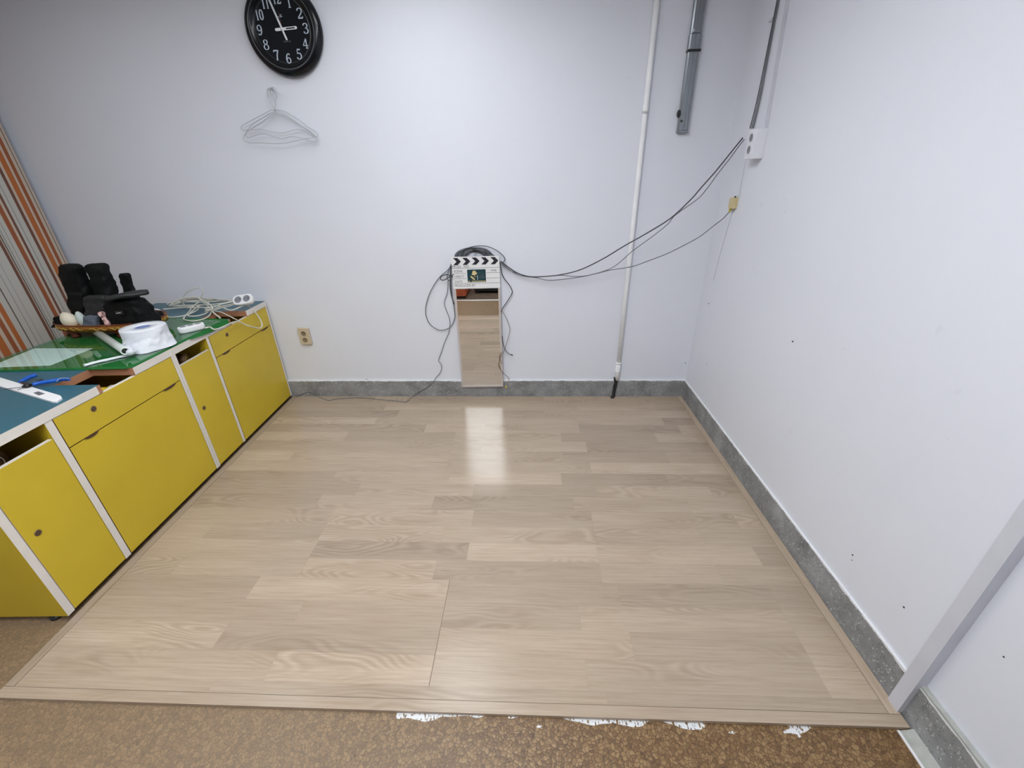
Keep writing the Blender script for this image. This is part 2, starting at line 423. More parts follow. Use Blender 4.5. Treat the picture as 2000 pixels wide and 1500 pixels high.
        if bevel:
            b = o.modifiers.new('bevel', 'BEVEL'); b.width = bevel; b.segments = 2; b.limit_method = 'ANGLE'
        return o

def single(mb, name, mats, loc, label, cat, group=None, kind=None, **kw):
    """a top-level thing that is one mesh, with its origin at loc"""
    loc = [float(a) for a in loc]
    mb.v = [(v[0]-loc[0], v[1]-loc[1], v[2]-loc[2]) for v in mb.v]
    o = mb.build(name, mats, None, **kw); o.location = loc
    MATW[o.name] = Matrix.Translation(Vector(loc))
    return tag(o, label, cat, group, kind)
def struct(mb, name, mats, **kw):
    o = mb.build(name, mats, None, **kw); o['kind'] = 'structure'; return o

def text_mesh(body, size, T, thick=.0006):
    cu = bpy.data.curves.new('lettering', 'FONT'); cu.body = body; cu.size = size; cu.extrude = thick/2
    cu.align_x = 'CENTER'; cu.align_y = 'CENTER'
    ob = bpy.data.objects.new('lettering', cu); col.objects.link(ob)
    dg = bpy.context.evaluated_depsgraph_get(); dg.update()
    me = bpy.data.meshes.new_from_object(ob.evaluated_get(dg))
    mb = MB(); mb.add([T(*v.co) for v in me.vertices], [tuple(p.vertices) for p in me.polygons])
    bpy.data.objects.remove(ob); bpy.data.curves.remove(cu); bpy.data.meshes.remove(me)
    return mb

# ------------------------------------------------------------------ room shell
mb = MB(); mb.box(XL-.1, XR+.12, YN-.1, YB+.1, ZF-.1, ZF); struct(mb, 'floor', 'cork')
mb = MB(); mb.box(XL-.1, XR+.12, YN-.1, YB+.1, ZC, ZC+.1); struct(mb, 'ceiling', 'ceiling')
mb = MB(); mb.box(XL-.1, XR+.12, YB, YB+.1, ZF, ZC)
wb = struct(mb, 'wall_back', 'wall')
mb = MB(); mb.box(XR, XR+.12, .765, YB, ZF, ZC); mb.box(XR+.014, XR+.12, YN, .765, ZF, ZC)
wr = struct(mb, 'wall_right', 'wall')
# left wall with a window opening behind the blind
WY0, WY1, WZ0, WZ1 = .3, 2.55, .95, 2.2
mb = MB()
mb.box(XL-.1, XL, YN, WY0, ZF, ZC); mb.box(XL-.1, XL, WY1, YB, ZF, ZC)
mb.box(XL-.1, XL, WY0, WY1, ZF, WZ0); mb.box(XL-.1, XL, WY0, WY1, WZ1, ZC)
struct(mb, 'wall_left', 'wall')
mb = MB()
for z in (WZ0+.02, WZ1-.02): mb.box(XL-.08, XL-.03, WY0, WY1, z-.02, z+.02)
for y in (WY0+.02, (WY0+WY1)/2, WY1-.02): mb.box(XL-.08, XL-.03, y-.02, y+.02, WZ0, WZ1)
wf = struct(mb, 'window_1', 'post')
mb = MB(); mb.box(XL-.058, XL-.052, WY0+.04, WY1-.04, WZ0+.04, WZ1-.04); mb.build('pane', 'glass', wf)
mb = MB(); mb.box(XL-.1, XR+.12, YN-.1, YN, ZF, ZC); struct(mb, 'wall_front', 'wall')

# skirting
mb = MB(); mb.box(XL, XR-.008, YB-.012, YB, ZF, .134); struct(mb, 'baseboard_back', 'terrazzo')
mb = MB(); mb.box(XR-.008, XR+.012, .765, YB, ZF, .134)
mb.box(XR-.002, XR+.02, YN, .765, ZF, .134); struct(mb, 'baseboard_right', 'terrazzo')
mb = MB(); mb.box(XR-.002, XR+.016, YN, .744, .134, .141); struct(mb, 'trim_1', 'trimgrey')
# cement cove along the old floor, pale
mb = MB()
mb.add([(XR-.040, YN, ZF), (XR-.002, YN, ZF), (XR-.002, YN, ZF+.012), (XR-.040, .70, ZF), (XR-.002, .70, ZF), (XR-.002, .70, ZF+.012)],
       [(0, 3, 5, 2), (3, 4, 5), (0, 2, 1), (0, 1, 4, 3), (1, 2, 5, 4)])
struct(mb, 'trim_2', 'trimgrey')
mb = MB(); mb.box(XR-.047, XR-.040, YN, .70, ZF, ZF+.003); struct(mb, 'trim_3', 'board')
# vertical post at the step of the right wall
mb = MB(); mb.box(XR-.018, XR+.02, .743, .781, 0.0, ZC-.001); struct(mb, 'trim_4', 'post')
# threshold far behind the camera (seen in the mirror)
mb = MB(); mb.box(-1.9, XR-.05, -.05, -.015, ZF, ZF+.006); struct(mb, 'trim_5', 'board')

# small stains and nail holes of the walls
def spots(parent, f, L):
    for (px, py, r) in L:
        c = f(px, py, .0008); mb = MB()
        n = np.array([0, -1, 0]) if f is bk else np.array([-1, 0, 0])
        mb.lathe([(r*1.1, -.001), (r, .0006), (r*.4, .0012), (0, .0014)], c, n, 9, sy=.75, smooth=False)
        mb.build('nail_hole', 'darksteel', parent)
spots(wb, bk, [(1339, 709, .004), (1033, 746, .003), (716, 741, .004)])
spots(wr, rt, [(1384, 593, .005), (1548, 667, .0045), (1665, 1084, .003), (1664, 1094, .0018), (1765, 1186, .003), (1380, 710, .003), (1960, 1283, .002)])

# ------------------------------------------------------------------ laminate flooring
zx = -.001
LB, LF = (-1.842, YB-.014), (-1.764, .703)          # left edge of the laminate
RXX = XR-.010
def xl(y): t = (y-LF[1])/(LB[1]-LF[1]); return LF[0]+(LB[0]-LF[0])*t
rows = [.738, .777, .876, .977, 1.077, 1.182, 1.28, 1.38, 1.48, 1.587, 1.69, 1.785, 1.885, 1.985, 2.09, 2.197, 2.30, 2.40, 2.49, 2.59, 2.69, YB-.014]
J = [[-1.06, .246], [-.895, -.333, .19, .957], [-1.143, -.333, .363, .96], [-.897, -.333, .19, .958], [-1.143, -.333, .357, .958],
     [-1.543, -.98, -.407, .298, .79], [-.982, -.277, .3, .99], [-1.548, -.989, -.41, .302, .79], [-.989, -.28, .303, .99],
     [-1.105, -.5, .223, .8], [-.93, -.3, .35, .95], [-1.108, -.45, .175, .75], [-.938, -.48, .347, .953],
     [-1.45, -.483, .2, .81], [-1.585, -.92, -.3, .35, .975], [-1.2, -.485, .2, .80], [-1.59, -.7, -.3, .327, .977],
     [-1.068, -.45, .327, .9], [-.94, -.2, .10, .7], [-1.06, -.5, .345, .9], [-1.182, -.935, .103, .925]]
TR = .036
lam = thing('laminate_flooring', (0, 1.75, ZF), 'pale oak laminate plank flooring laid over the old brown floor, against the walls and yellow desks', 'flooring')
random.seed(11)
me = bpy.data.meshes.new('plank_field'); vs, fs, seeds = [], [], []
inv = wm(lam).inverted()
for r in range(len(rows)-1):
    y0, y1 = rows[r], rows[r+1]
    xs = [None]+[j for j in J[r] if j < RXX-TR-.05]+[RXX-TR]
    for a in range(len(xs)-1):
        xa0 = xl(y0)+TR if xs[a] is None else xs[a]; xa1 = xl(y1)+TR if xs[a] is None else xs[a]; xb = xs[a+1]
        b = len(vs)
        g = .00012; ga = .0011 if xs[a] == -.333 else g; gb = .0011 if xb == -.333 else g
        vs += [(xa0+ga, y0+g, 0), (xb-gb, y0+g, 0), (xb-gb, y1-g, 0), (xa1+ga, y1-g, 0)]
        fs.append((b, b+1, b+2, b+3)); seeds.append(random.random())
me.from_pydata([tuple(inv @ Vector(v)) for v in vs], [], fs)
uvl = me.uv_layers.new(name='UVMap')
for lp in me.loops: uvl.data[lp.index].uv = vs[lp.vertex_index][:2]
at = me.attributes.new('plank', 'FLOAT', 'FACE')
for i, s_ in enumerate(seeds): at.data[i].value = s_
me.materials.append(M['planks']); o = bpy.data.objects.new('plank_surface', me); col.objects.link(o); o.parent = lam
# substrate below the planks, seen only in the joints
mb = MB(); mb.prism([(LF[0]+.003, LF[1]+.003), (RXX-.002, LF[1]+.003), (RXX-.002, LB[1]), (LB[0]+.003, LB[1])], ZF+.0002, -.0008)
mb.build('underlay', 'underlay', lam)
def trim(poly, nm='edge_trim', seed=.3, along=False):
    me = bpy.data.meshes.new(nm); n = len(poly)
    v = [(p[0], p[1], .0006) for p in poly]+[(p[0], p[1], ZF+.0004) for p in poly]
    me.from_pydata([tuple(inv @ Vector(q)) for q in v], [], [tuple(range(n))]+[(i, i+n, (i+1) % n+n, (i+1) % n) for i in range(n)])
    u = me.uv_layers.new(name='UVMap')
    for lp in me.loops:
        q = v[lp.vertex_index]; u.data[lp.index].uv = (q[1], q[0]) if along else (q[0], q[1])
    a = me.attributes.new('plank', 'FLOAT', 'FACE')
    for d in a.data: d.value = seed
    me.materials.append(M['planks']); o = bpy.data.objects.new(nm, me); col.objects.link(o); o.parent = lam; return o
trim([(LF[0], LF[1]), (RXX, LF[1]), (RXX, .7365), (xl(.7365), .7365)], seed=.31)
trim([(xl(.738), .738), (xl(.738)+TR-.0015, .738), (xl(2.8)+TR-.0015, LB[1]), (LB[0], LB[1])], seed=.13, along=True)
trim([(RXX-TR+.0015, .738), (RXX, .738), (RXX, LB[1]), (RXX-TR+.0015, LB[1])], seed=.77, along=True)

# ------------------------------------------------------------------ striped blind
cb = thing('window_blind', (-3.12, 1.5, .3), 'flat window blind with vertical orange, brown and cream stripes behind the desks', 'blind')
cream, grey = srgb(190, 186, 178), srgb(150, 148, 142)
orange, rust, brown, dk = srgb(176, 96, 38), srgb(150, 80, 40), srgb(108, 66, 50), srgb(92, 82, 76)
beige = srgb(196, 178, 160)
S = [(2.775, beige), (2.762, dk), (2.757, beige), (2.739, rust), (2.718, beige), (2.705, orange), (2.674, beige), (2.660, brown), (2.642, cream),
     (2.613, grey), (2.607, cream), (2.590, brown), (2.576, beige), (2.562, rust), (2.536, cream), (2.514, grey), (2.509, cream), (2.494, grey), (2.487, cream), (2.481, dk), (2.474, beige),
     (2.469, brown), (2.452, cream), (2.407, srgb(170, 170, 166)), (2.399, cream), (2.376, grey), (2.371, cream), (2.341, dk), (2.334, cream), (2.303, orange), (2.277, beige), (2.263, rust), (2.238, beige),
     (2.218, orange), (2.177, beige), (2.160, rust), (2.14, cream), (2.09, grey), (2.08, cream), (2.03, brown), (2.01, cream), (1.94, orange)]
base = list(S)
for k_ in (1, 2):
    S += [(y_-k_*.865, c_) for (y_, c_) in base if y_-k_*.865 > .26]
me = bpy.data.meshes.new('blind_fabric'); vs, fs, cols = [], [], []
for i in range(len(S)-1):
    y1, y0 = S[i][0], S[i+1][0]; b = len(vs)
    for x in (-3.120, -3.122):
        vs += [(x+.12, y0-1.5, 0), (x+.12, y1-1.5, 0), (x+.12, y1-1.5, 2.15), (x+.12, y0-1.5, 2.15)]
    vs[b:] = [(v[0]+3.0, v[1], v[2]) for v in vs[b:]]
    fs += [(b, b+1, b+2, b+3), (b+7, b+6, b+5, b+4)]; cols += [S[i][1]]*2
me.from_pydata(vs, [], fs)
ca = me.attributes.new('stripe', 'FLOAT_COLOR', 'CORNER')
for p in me.polygons:
    for li in p.loop_indices: ca.data[li].color = cols[p.index]
me.materials.append(M['stripes']); o = bpy.data.objects.new('fabric', me); col.objects.link(o); o.parent = cb
mb = MB(); mb.tube([(-3.121, .24, 2.47), (-3.121, 2.775, 2.47)], .018, 12); mb.build('roller', 'board', cb)
mb = MB(); mb.box(-3.127, -3.113, .24, 2.775, .275, .305, bev=.002); mb.build('bottom_bar', 'board', cb)

# ------------------------------------------------------------------ desks
DB = np.array([-1.781, 1.004, 0.]); DCD = np.array([-.0378, .99929, 0.]); DCN = np.array([.99929, .0378, 0.])
RZ = math.atan2(.0378, .99929)
def D(u, v, z): return DB + DCN*u + DCD*v + np.array([0, 0, z])     # u: out of the front, v: along the row
DEPTH, TOP = -.765, .755
def desk(v0, label, endp, m1, m2, notch, pulls, last):
    """v0..: unit start; endp=(v0,v1) left panel, m1 divider, m2 right panel"""
    vA, vB = endp[0], m2[1]
    t = thing('storage_desk', D(0, (vA+vB)/2, ZF), label, 'desk', 'yellow storage desks in a row', rz=RZ)
    BZ = .014
    def panel(nm, a, b, front=0.):
        mb = MB(); mb.box(DEPTH+.02, front, a, b, BZ, .7185, T=D, mi=[0, 1, 0, 0, 1, 1]); mb.build(nm, ['yellow', 'band'], t)
    panel('side_panel', *endp); panel('divider', *m1, front=-.0005); panel('side_panel', *m2)
    mb = MB(); mb.box(DEPTH+.02, DEPTH+.035, endp[1], m2[0], BZ, .7185, T=D); mb.build('back_panel', 'yellow', t)
    mb = MB(); mb.box(DEPTH+.035, -.02, endp[1], m1[0], BZ, BZ+.016, T=D); mb.box(DEPTH+.035, -.02, m1[1], m2[0], BZ, BZ+.016, T=D)
    mb.build('bottom_panel', 'yellow', t)
    # shelf of the open slot
    # top with the finger notch
    n0, n1 = notch; nd = -.192
    poly = [(DEPTH, vA), (.002, vA), (.002, n0-.016), (.002, n0), (nd, n0), (nd, n1), (.002, n1), (.002, vB), (DEPTH, vB)]
    mb = MB(); mb.prism(poly, .7195, TOP, T=D, mi=[0, 2, 1, 1, 2, 2, 2, 2, 1, 1, 1]); top = mb.build('desktop', ['teal', 'band', 'chip'], t)
    # narrow door
    a, b = endp[1]+.003, m1[0]-.003
    mb = MB(); mb.box(-.018, 0, a, b, BZ+.004, .651, T=D, mi=[0, 0, 1, 1, 1, 1], bev=0); d = mb.build('narrow_door', ['yellow', 'band'], t)
    mb = MB(); mb.lathe([(.0115, 0), (.0115, .002), (.008, .003), (.0065, .0015), (.0045, .0015), (.004, .003), (0, .003)], D(-.0002, a+.041, .377), DCN, 24, mi=[0, 0, 0, 1, 1, 0]); mb.build('lock', ['brass', 'pull'], d)
    # wide drawer and lower door
    a, b = m1[1]+.003, m2[0]-.003
    mb = MB(); mb.box(-.018, 0, a, b, .589, .7165, T=D, mi=[0, 0, 2, 2, 2, 1])
    dr = mb.build('drawer_front', ['yellow', 'band', 'pull'], t)
    mb = MB()
    mb.box(-.5, -.019, a+.01, a+.022, .60, .69, T=D); mb.box(-.5, -.019, b-.022, b-.01, .60, .69, T=D)
    mb.box(-.5, -.488, a+.022, b-.022, .60, .69, T=D); mb.box(-.488, -.019, a+.022, b-.022, .60, .606, T=D)
    mb.build('drawer_box', 'yellow', dr)
    mb = MB(); mb.lathe([(.012, 0), (.012, .002), (.0085, .003), (.0065, .0015), (.0045, .0015), (.004, .003), (0, .003)], D(-.0002, a+.150, .677), DCN, 24, mi=[0, 0, 0, 1, 1, 0]); mb.build('lock', ['brass', 'pull'], dr)
    mb = MB(); mb.box(-.018, 0, a, b, BZ+.004, .5855, T=D, mi=[0, 0, 1, 1, 1, 1]); ld = mb.build('lower_door', ['yellow', 'pull'], t)
    for (p0, p1) in pulls:
        mb = MB(); k = 12
        L = [(p0+(p1-p0)*i/k, .5875-.0095*math.sin(math.pi*i/k)**.5) for i in range(k+1)]
        vs = [D(.0035, q[0], q[1]) for q in L]+[D(-.002, q[0], q[1]) for q in L]
        vs += [D(.0015, q[0], .5885) for q in L]+[D(-.002, q[0], .5885) for q in L]
        n = k+1; fs = []
        for i in range(k): fs += [(i, i+1, n+i+1, n+i), (2*n+i, 3*n+i, 3*n+i+1, 2*n+i+1), (i, 2*n+i, 2*n+i+1, i+1)]
        mb.add(vs, fs); mb.build('finger_pull', 'pull', ld)
    # feet
    for (u, v) in ((-.075, vA+.02), (-.075, vB-.03), (DEPTH+.09, vA+.02), (DEPTH+.09, vB-.03)):
        mb = MB(); mb.lathe([(.022, ZF), (.022, ZF+.010), (.012, ZF+.012), (.012, BZ)], D(u, v, 0), (0, 0, 1), 20); mb.build('foot', 'black', t)
    return t
desk(0, 'yellow and white storage desk nearest the camera, blue pliers on its teal top', (-.027, 0), (.243, .271), (.880, .8955), (.49, .66), [(.336, .398), (.757, .844)], False)
desk(.9, 'yellow and white storage desk against the back wall, teal top under tangled white cables', (.8965, .912), (1.150, 1.171), (1.783, 1.80), (1.39, 1.56), [(1.227, 1.305), (1.654, 1.747)], True)

# rolls of tape lying in the open slots, sticking up behind the narrow doors
def small_roll(c, ax, r, w, label, c1, c2):
    t = thing('tape_roll', c, label, 'tape roll')
    ax = np.array(ax, float); ax /= np.linalg.norm(ax)
    mb = MB(); mb.lathe([(r*.5, -w/2), (r, -w/2), (r, w/2), (r*.5, w/2)], c, ax, 36); mb.build('tape', c1, t)
    mb = MB(); mb.lathe([(r*.42, -w/2-.0005), (r*.5, -w/2-.0005), (r*.5, w/2+.0005), (r*.42, w/2+.0005), (r*.42, -w/2)], c, ax, 36); mb.build('core', c2, t)
def shelf_in(v0, v1):
    pass
small_roll(D(-.075, .105, .64), DCN*.9+DCD*.35, .042, .03, 'brown tape roll with pale core standing in the nearer open slot', 'kraft', 'board')
small_roll(D(-.06, 1.02, .64), DCN*.9+DCD*.35, .036, .03, 'dark tape roll standing in the farther open slot', 'kraft', 'yellow')

# inside the near drawer, under the notch
def flat_card(pts, z, h, name, m_, label, cat):
    mb = MB(); mb.prism(pts, z, z+h, T=D); c = np.mean([D(*p, z) for p in pts], axis=0)
    return single(mb, name, m_, c, label, cat)
flat_card([(-.165, .515), (-.04, .52), (-.045, .59), (-.155, .585)], .6065, .088, 'card_box', 'yellow', 'small yellow card box inside the open drawer notch', 'box')
mb = MB(); mb.tube(smooth_path([D(-.12, .605, .67), D(-.08, .61, .69), D(-.05, .615, .685), D(-.03, .62, .66)]), .004, 8)
mb.box(-.10, -.03, .612, .632, .606, .668, T=D)
single(mb, 'metal_clip', 'frame', D(-.06, .62, .607), 'pale metal clip beside the yellow card box in the drawer', 'clip')

# ------------------------------------------------------------------ green felt, paper, glass
fz = TOP+.0006
gl = [(-.745, .640), (-.012, .655), (-.003, .700), (-.004, 1.325), (-.480, 1.425), (-.748, 1.40)]
felt = [(-.742, .642), (-.02, .648), (.0005, .668), (.003, .78), (.002, 1.02), (.004, 1.12), (.006, 1.36), (-.03, 1.385), (-.50, 1.428), (-.742, 1.40)]
def grid_poly(poly, z0, z1, T): mb = MB(); mb.prism(poly, z0, z1, T=T); return mb
mb = grid_poly(felt, fz, fz+.0028, D)
# overhanging flap of the felt
k = 14; A_ = []
for i in range(k+1):
    v = 1.03+(1.365-1.03)*i/k; dr = .020*math.sin(min(1, i/(k*.75))*math.pi/2)
    A_.append((D(.003, v, fz+.0022), D(.010, v, fz-dr*.3), D(.013, v, fz-dr)))
vs = [q for a in A_ for q in a]; n = 3
mb.add(vs, [(i*3+j, i*3+j+1, (i+1)*3+j+1, (i+1)*3+j) for i in range(k) for j in range(2)], 0, True)
single(mb, 'felt_mat', 'felt', D(-.37, 1.03, fz), 'bright green felt mat lying under the sheet of glass on the desks', 'mat')
pw = [zp(0, 702, .762), zp(67, 679, .762), zp(182, 679, .762), zp(98, 713, .762), zp(-20, 716, .762), zp(-60, 722, .762)]
pw = [(-2.495, 1.655), tuple(zp(67, 680, .76)[:2]), tuple(zp(182, 680, .76)[:2]), tuple(zp(98, 713.5, .76)[:2]), (-2.44, 1.665)]
mb = MB(); mb.prism([(p[0], p[1]) for p in pw], fz+.0032, fz+.0036)
single(mb, 'paper_sheet', 'sheet', (-2.35, 1.78, fz+.0032), 'white printed paper sheet under the desk glass beside the blind', 'paper')
mb = MB(); mb.prism(gl, fz+.0042, fz+.0092, T=D)
single(mb, 'glass_sheet', 'glass', D(-.37, 1.03, fz+.0042), 'clear glass sheet covering green felt across the two desks', 'glass', bevel=.0012)
GZ = fz+.0092

# ------------------------------------------------------------------ white ruler bar and blue pliers
p = [zp(-60, 722, TOP), zp(-50, 742, TOP), zp(104, 788, TOP), zp(112, 788, TOP), zp(123, 780.5, TOP), zp(120, 776, TOP)]
tb = thing('plastic_channel', zp(60, 765, TOP), 'white plastic ruler-like bar lying across the teal top under the blue pliers', 'bar')
mb = MB(); mb.prism([(q[0], q[1]) for q in p], TOP+.0004, TOP+.009); mb.build('bar', 'board', tb, bevel=.001)
q = [zp(65, 767.5, TOP+.009), zp(75, 764.5, TOP+.009), zp(88, 769, TOP+.009), zp(76, 772.5, TOP+.009)]
mb = MB(); mb.prism([(a[0], a[1]) for a in q], TOP+.0088, TOP+.0096); mb.build('slot', 'inkgrey', tb)
pl = thing('pliers', zp(50, 750, TOP), 'blue-handled pliers lying open on the teal desktop over the white bar', 'pliers')
z1 = TOP+.018
h1 = smooth_path([zp(39, 746, z1), zp(47, 742, z1), zp(58, 736.5, z1), zp(70, 732.5, z1)], 5)
h2 = smooth_path([zp(64, 751, z1), zp(80, 747.5, z1), zp(100, 744.5, z1), zp(118, 741.5, z1), zp(135, 740.5, z1)], 5)
def taper(n, a, b, c): return [a+(b-a)*min(1, i/(n*.35)) if i < n*.35 else b+(c-b)*((i-n*.35)/(n*.65)) for i in range(n)]
mb = MB(); mb.tube(h1, taper(len(h1), .006, .0085, .0085), 12); mb.build('handle', 'blue', pl)
mb = MB(); mb.tube(h2, taper(len(h2), .007, .0085, .0075), 12); mb.build('handle', 'blue', pl)
mb = MB(); mb.tube(smooth_path([zp(66, 751, z1-.002), zp(52, 753, z1-.002), zp(42, 756, z1-.003), zp(8, 760, TOP+.012)]), [.005]*12+[.0012]*7, 8); mb.build('jaw', 'darksteel', pl)
mb = MB(); mb.tube(smooth_path([zp(42, 747, z1-.002), zp(54, 751, z1-.002), zp(47, 756, z1-.003), zp(34, 761.5, TOP+.012)]), [.005]*12+[.0012]*7, 8); mb.build('jaw', 'darksteel', pl)
mb = MB(); mb.lathe([(.009, -.006), (.011, -.003), (.011, .004), (.008, .007), (0, .0075)], zp(53, 753, z1), (0, 0, 1), 20); mb.build('pivot', 'darksteel', pl)
mb = MB(); mb.tube(smooth_path([zp(72, 746, z1+.004), zp(79, 741.5, z1+.008), zp(84, 743, z1+.004)]), .004, 8); mb.build('spring', 'black', pl)
mb = MB(); mb.tube(smooth_path([zp(111, 745, z1+.008), zp(116, 739.5, z1+.010), zp(128, 738.5, z1+.010), zp(136, 739.5, z1+.009)]), .0012, 6); mb.build('retaining_wire', 'steel', pl)

# ------------------------------------------------------------------ jumbo paper roll with crumpled loose sheet
rc = np.array([-1.935, 1.925, GZ]); RR, RH = .094, .100
rl = thing('paper_roll', rc, 'large white paper roll with blue core label standing on the desk glass', 'paper roll')
mb = MB(); mb.lathe([(.030, .002), (RR*.98, 0), (RR, .004), (RR, RH-.004), (RR*.985, RH), (.034, RH), (.034, RH-.02)], rc, (0, 0, 1), 72); mb.build('roll', 'paper', rl)
mb = MB(); mb.lathe([(.034, RH-.02), (.034, RH-.0035), (0, RH-.0035)], rc, (0, 0, 1), 40); mb.build('core_label', 'label_blue', rl)
# loose outer sheet: starts at the rim on the right, falls and flares towards lower left
k, mrow = 60, 14; vs = []
for i in range(k+1):
    t = i/k; th = math.radians(38-190*t)      # angle round the roll, towards the camera side and left
    for j in range(mrow+1):
        s_ = j/mrow                          # 0 bottom .. 1 top
        topfrac = 1.0 - .62*max(0, (t-.30)/.70)**1.1
        z = .0015 + RH*.985*topfrac*s_
        flare = (1-s_)**1.4*(.030*math.sin(math.pi*min(1, t*1.3))+.012*t)
        wr_ = .009*math.sin(13*t+4.5*s_)*(1-s_)**.8+(.008*noise.noise(Vector((t*11+s_*3, s_*4, 1)))+.004*noise.noise(Vector((t*24, s_*9+t*14, 4))))*(1-s_**4)
        R_ = RR+.0022+flare+wr_*(1 if t > .1 else t*10)
        vs.append((rc[0]+R_*math.cos(th), rc[1]+R_*math.sin(th), rc[2]+z))
mm = mrow+1
mb = MB(); mb.add(vs, [(i*mm+j, (i+1)*mm+j, (i+1)*mm+j+1, i*mm+j+1) for i in range(k) for j in range(mrow)], 0, True)
# gathered tail of the sheet
tp = smooth_path([zp(262, 684, GZ+.03), zp(254, 688, GZ+.022), zp(250, 681, GZ+.028), zp(246, 679, GZ+.02)], 6)
mb.tube(tp, [.010+.008*math.sin(math.pi*i/(len(tp)-1)) for i in range(len(tp))], 10)
mb.build('loose_sheet', 'paper', rl, fix=False)
# folded strip leading left
def crumple_strip(name, pts, w, h, m_, label, cat, seed=0):
    P = smooth_path(pts, 8); n = len(P); vs = []
    for i, p_ in enumerate(P):
        a = P[max(0, i-1)]; b = P[min(n-1, i+1)]; t = (b-a)/np.linalg.norm(b-a); s_ = np.cross(t, [0, 0, 1]); s_ /= np.linalg.norm(s_)
        for kk in range(8):
            th = 2*math.pi*kk/8; ww = w*(.8+.35*noise.noise(Vector((i*.3, kk, seed))))
            q = p_+s_*math.cos(th)*ww+np.array([0, 0, 1])*(max(-.92, math.sin(th))*h*(1+.3*noise.noise(Vector((i*.4, kk, seed+5)))))
            vs.append(q)
    fs = [(i*8+kk, i*8+(kk+1) % 8, (i+1)*8+(kk+1) % 8, (i+1)*8+kk) for i in range(n-1) for kk in range(8)]
    mb = MB(); mb.add(vs, fs, 0, True); mb.add(vs[:8], [tuple(range(8))]); mb.add(vs[-8:], [tuple(range(8))])
    return single(mb, name, m_, P[n//2], label, cat)
crumple_strip('paper_strip', [zp(164, 714, GZ+.005), zp(185, 708, GZ+.005), zp(210, 702.5, GZ+.005), zp(232, 697.5, GZ+.005), zp(258, 692, GZ+.005)], .013, .0055, 'paper', 'twisted strip of white paper lying along the front of the desk glass', 'paper')
# white plastic tube
c0, c1 = zp(244.5, 686, GZ+.034), zp(188, 648, GZ+.020)
tt = thing('plastic_tube', c0, 'milky white plastic tube with a dark open end between tray and paper roll', 'tube')
ax = c1-c0; L = np.linalg.norm(ax); ax /= L; r = .018
mb = MB(); mb.lathe([(r*.72, .0), (r*.96, -.0015), (r, .002), (r, L), (r*.72, L), (r*.72, 0)], c0, ax, 28); mb.build('tube', 'tube', tt)
mb = MB(); mb.lathe([(r*.715, .004), (0, .006)], c0, ax, 28); mb.build('opening', 'core', tt)  # dark disc just inside the end stands in for shade in the bore

# ------------------------------------------------------------------ oval tray on feet with black pouches
TC = np.array([-2.348, 2.180, 0]); RX, RY = .282, .150
tray = thing('lacquer_tray', (TC[0], TC[1], GZ), 'oval red-brown footed tray with gold pattern on its rim, full of black pouches', 'tray')
z0, zt = .794, .836
def orn(mb, prof, mi): mb.lathe([(r_, h) for r_, h in prof], (TC[0], TC[1], 0), (0, 0, 1), 96, mi=mi, sx=RX, sy=RY, pw=2.6)
mb = MB(); orn(mb, [(.0, z0), (.93, z0), (.965, z0+.005), (.985, zt-.006), (1.0, zt-.002), (1.0, zt), (.985, zt), (.965, z0+.012), (0., z0+.012)], 0); mb.build('bowl', 'rim', tray)
mb = MB(); orn(mb, [(.972, z0+.006), (.978, z0+.006), (.990, zt-.008), (.982, zt-.008)], 0); mb.build('gold_band', 'gold', tray)
# raised zigzag scrolls on the band
def se(th, f): c, s_ = math.cos(th), math.sin(th); return math.copysign(abs(c)**(2/2.6), c)*RX*f, math.copysign(abs(s_)**(2/2.6), s_)*RY*f
mb = MB()
for q in range(20):
    th0 = 2*math.pi*q/20; pts = []
    for i in range(13):
        th = th0+2*math.pi/20*.8*i/12; x, y = se(th, .991); pts.append((TC[0]+x, TC[1]+y, z0+.020+.0055*math.sin(i/12*4*math.pi)))
    mb.tube(pts, .0014, 5)
mb.build('gold_scrolls', 'goldline', tray)
for (fx, fy) in ((-.125, -.115), (.135, -.115), (-.13, .12), (.13, .12)):
    mb = MB(); mb.lathe([(.018, GZ), (.022, GZ+.004), (.017, GZ+.012), (.021, GZ+.024), (.030, z0+.001)], (TC[0]+fx, TC[1]+fy, 0), (0, 0, 1), 24); mb.build('foot', 'darkred', tray)
mb = MB(); mb.tube([dep(137, 645, 2.085)+np.array([-.006, 0, .012]), dep(137, 645, 2.085), dep(133, 654, 2.10)], .010, 10); mb.build('side_lug', 'rim', tray)

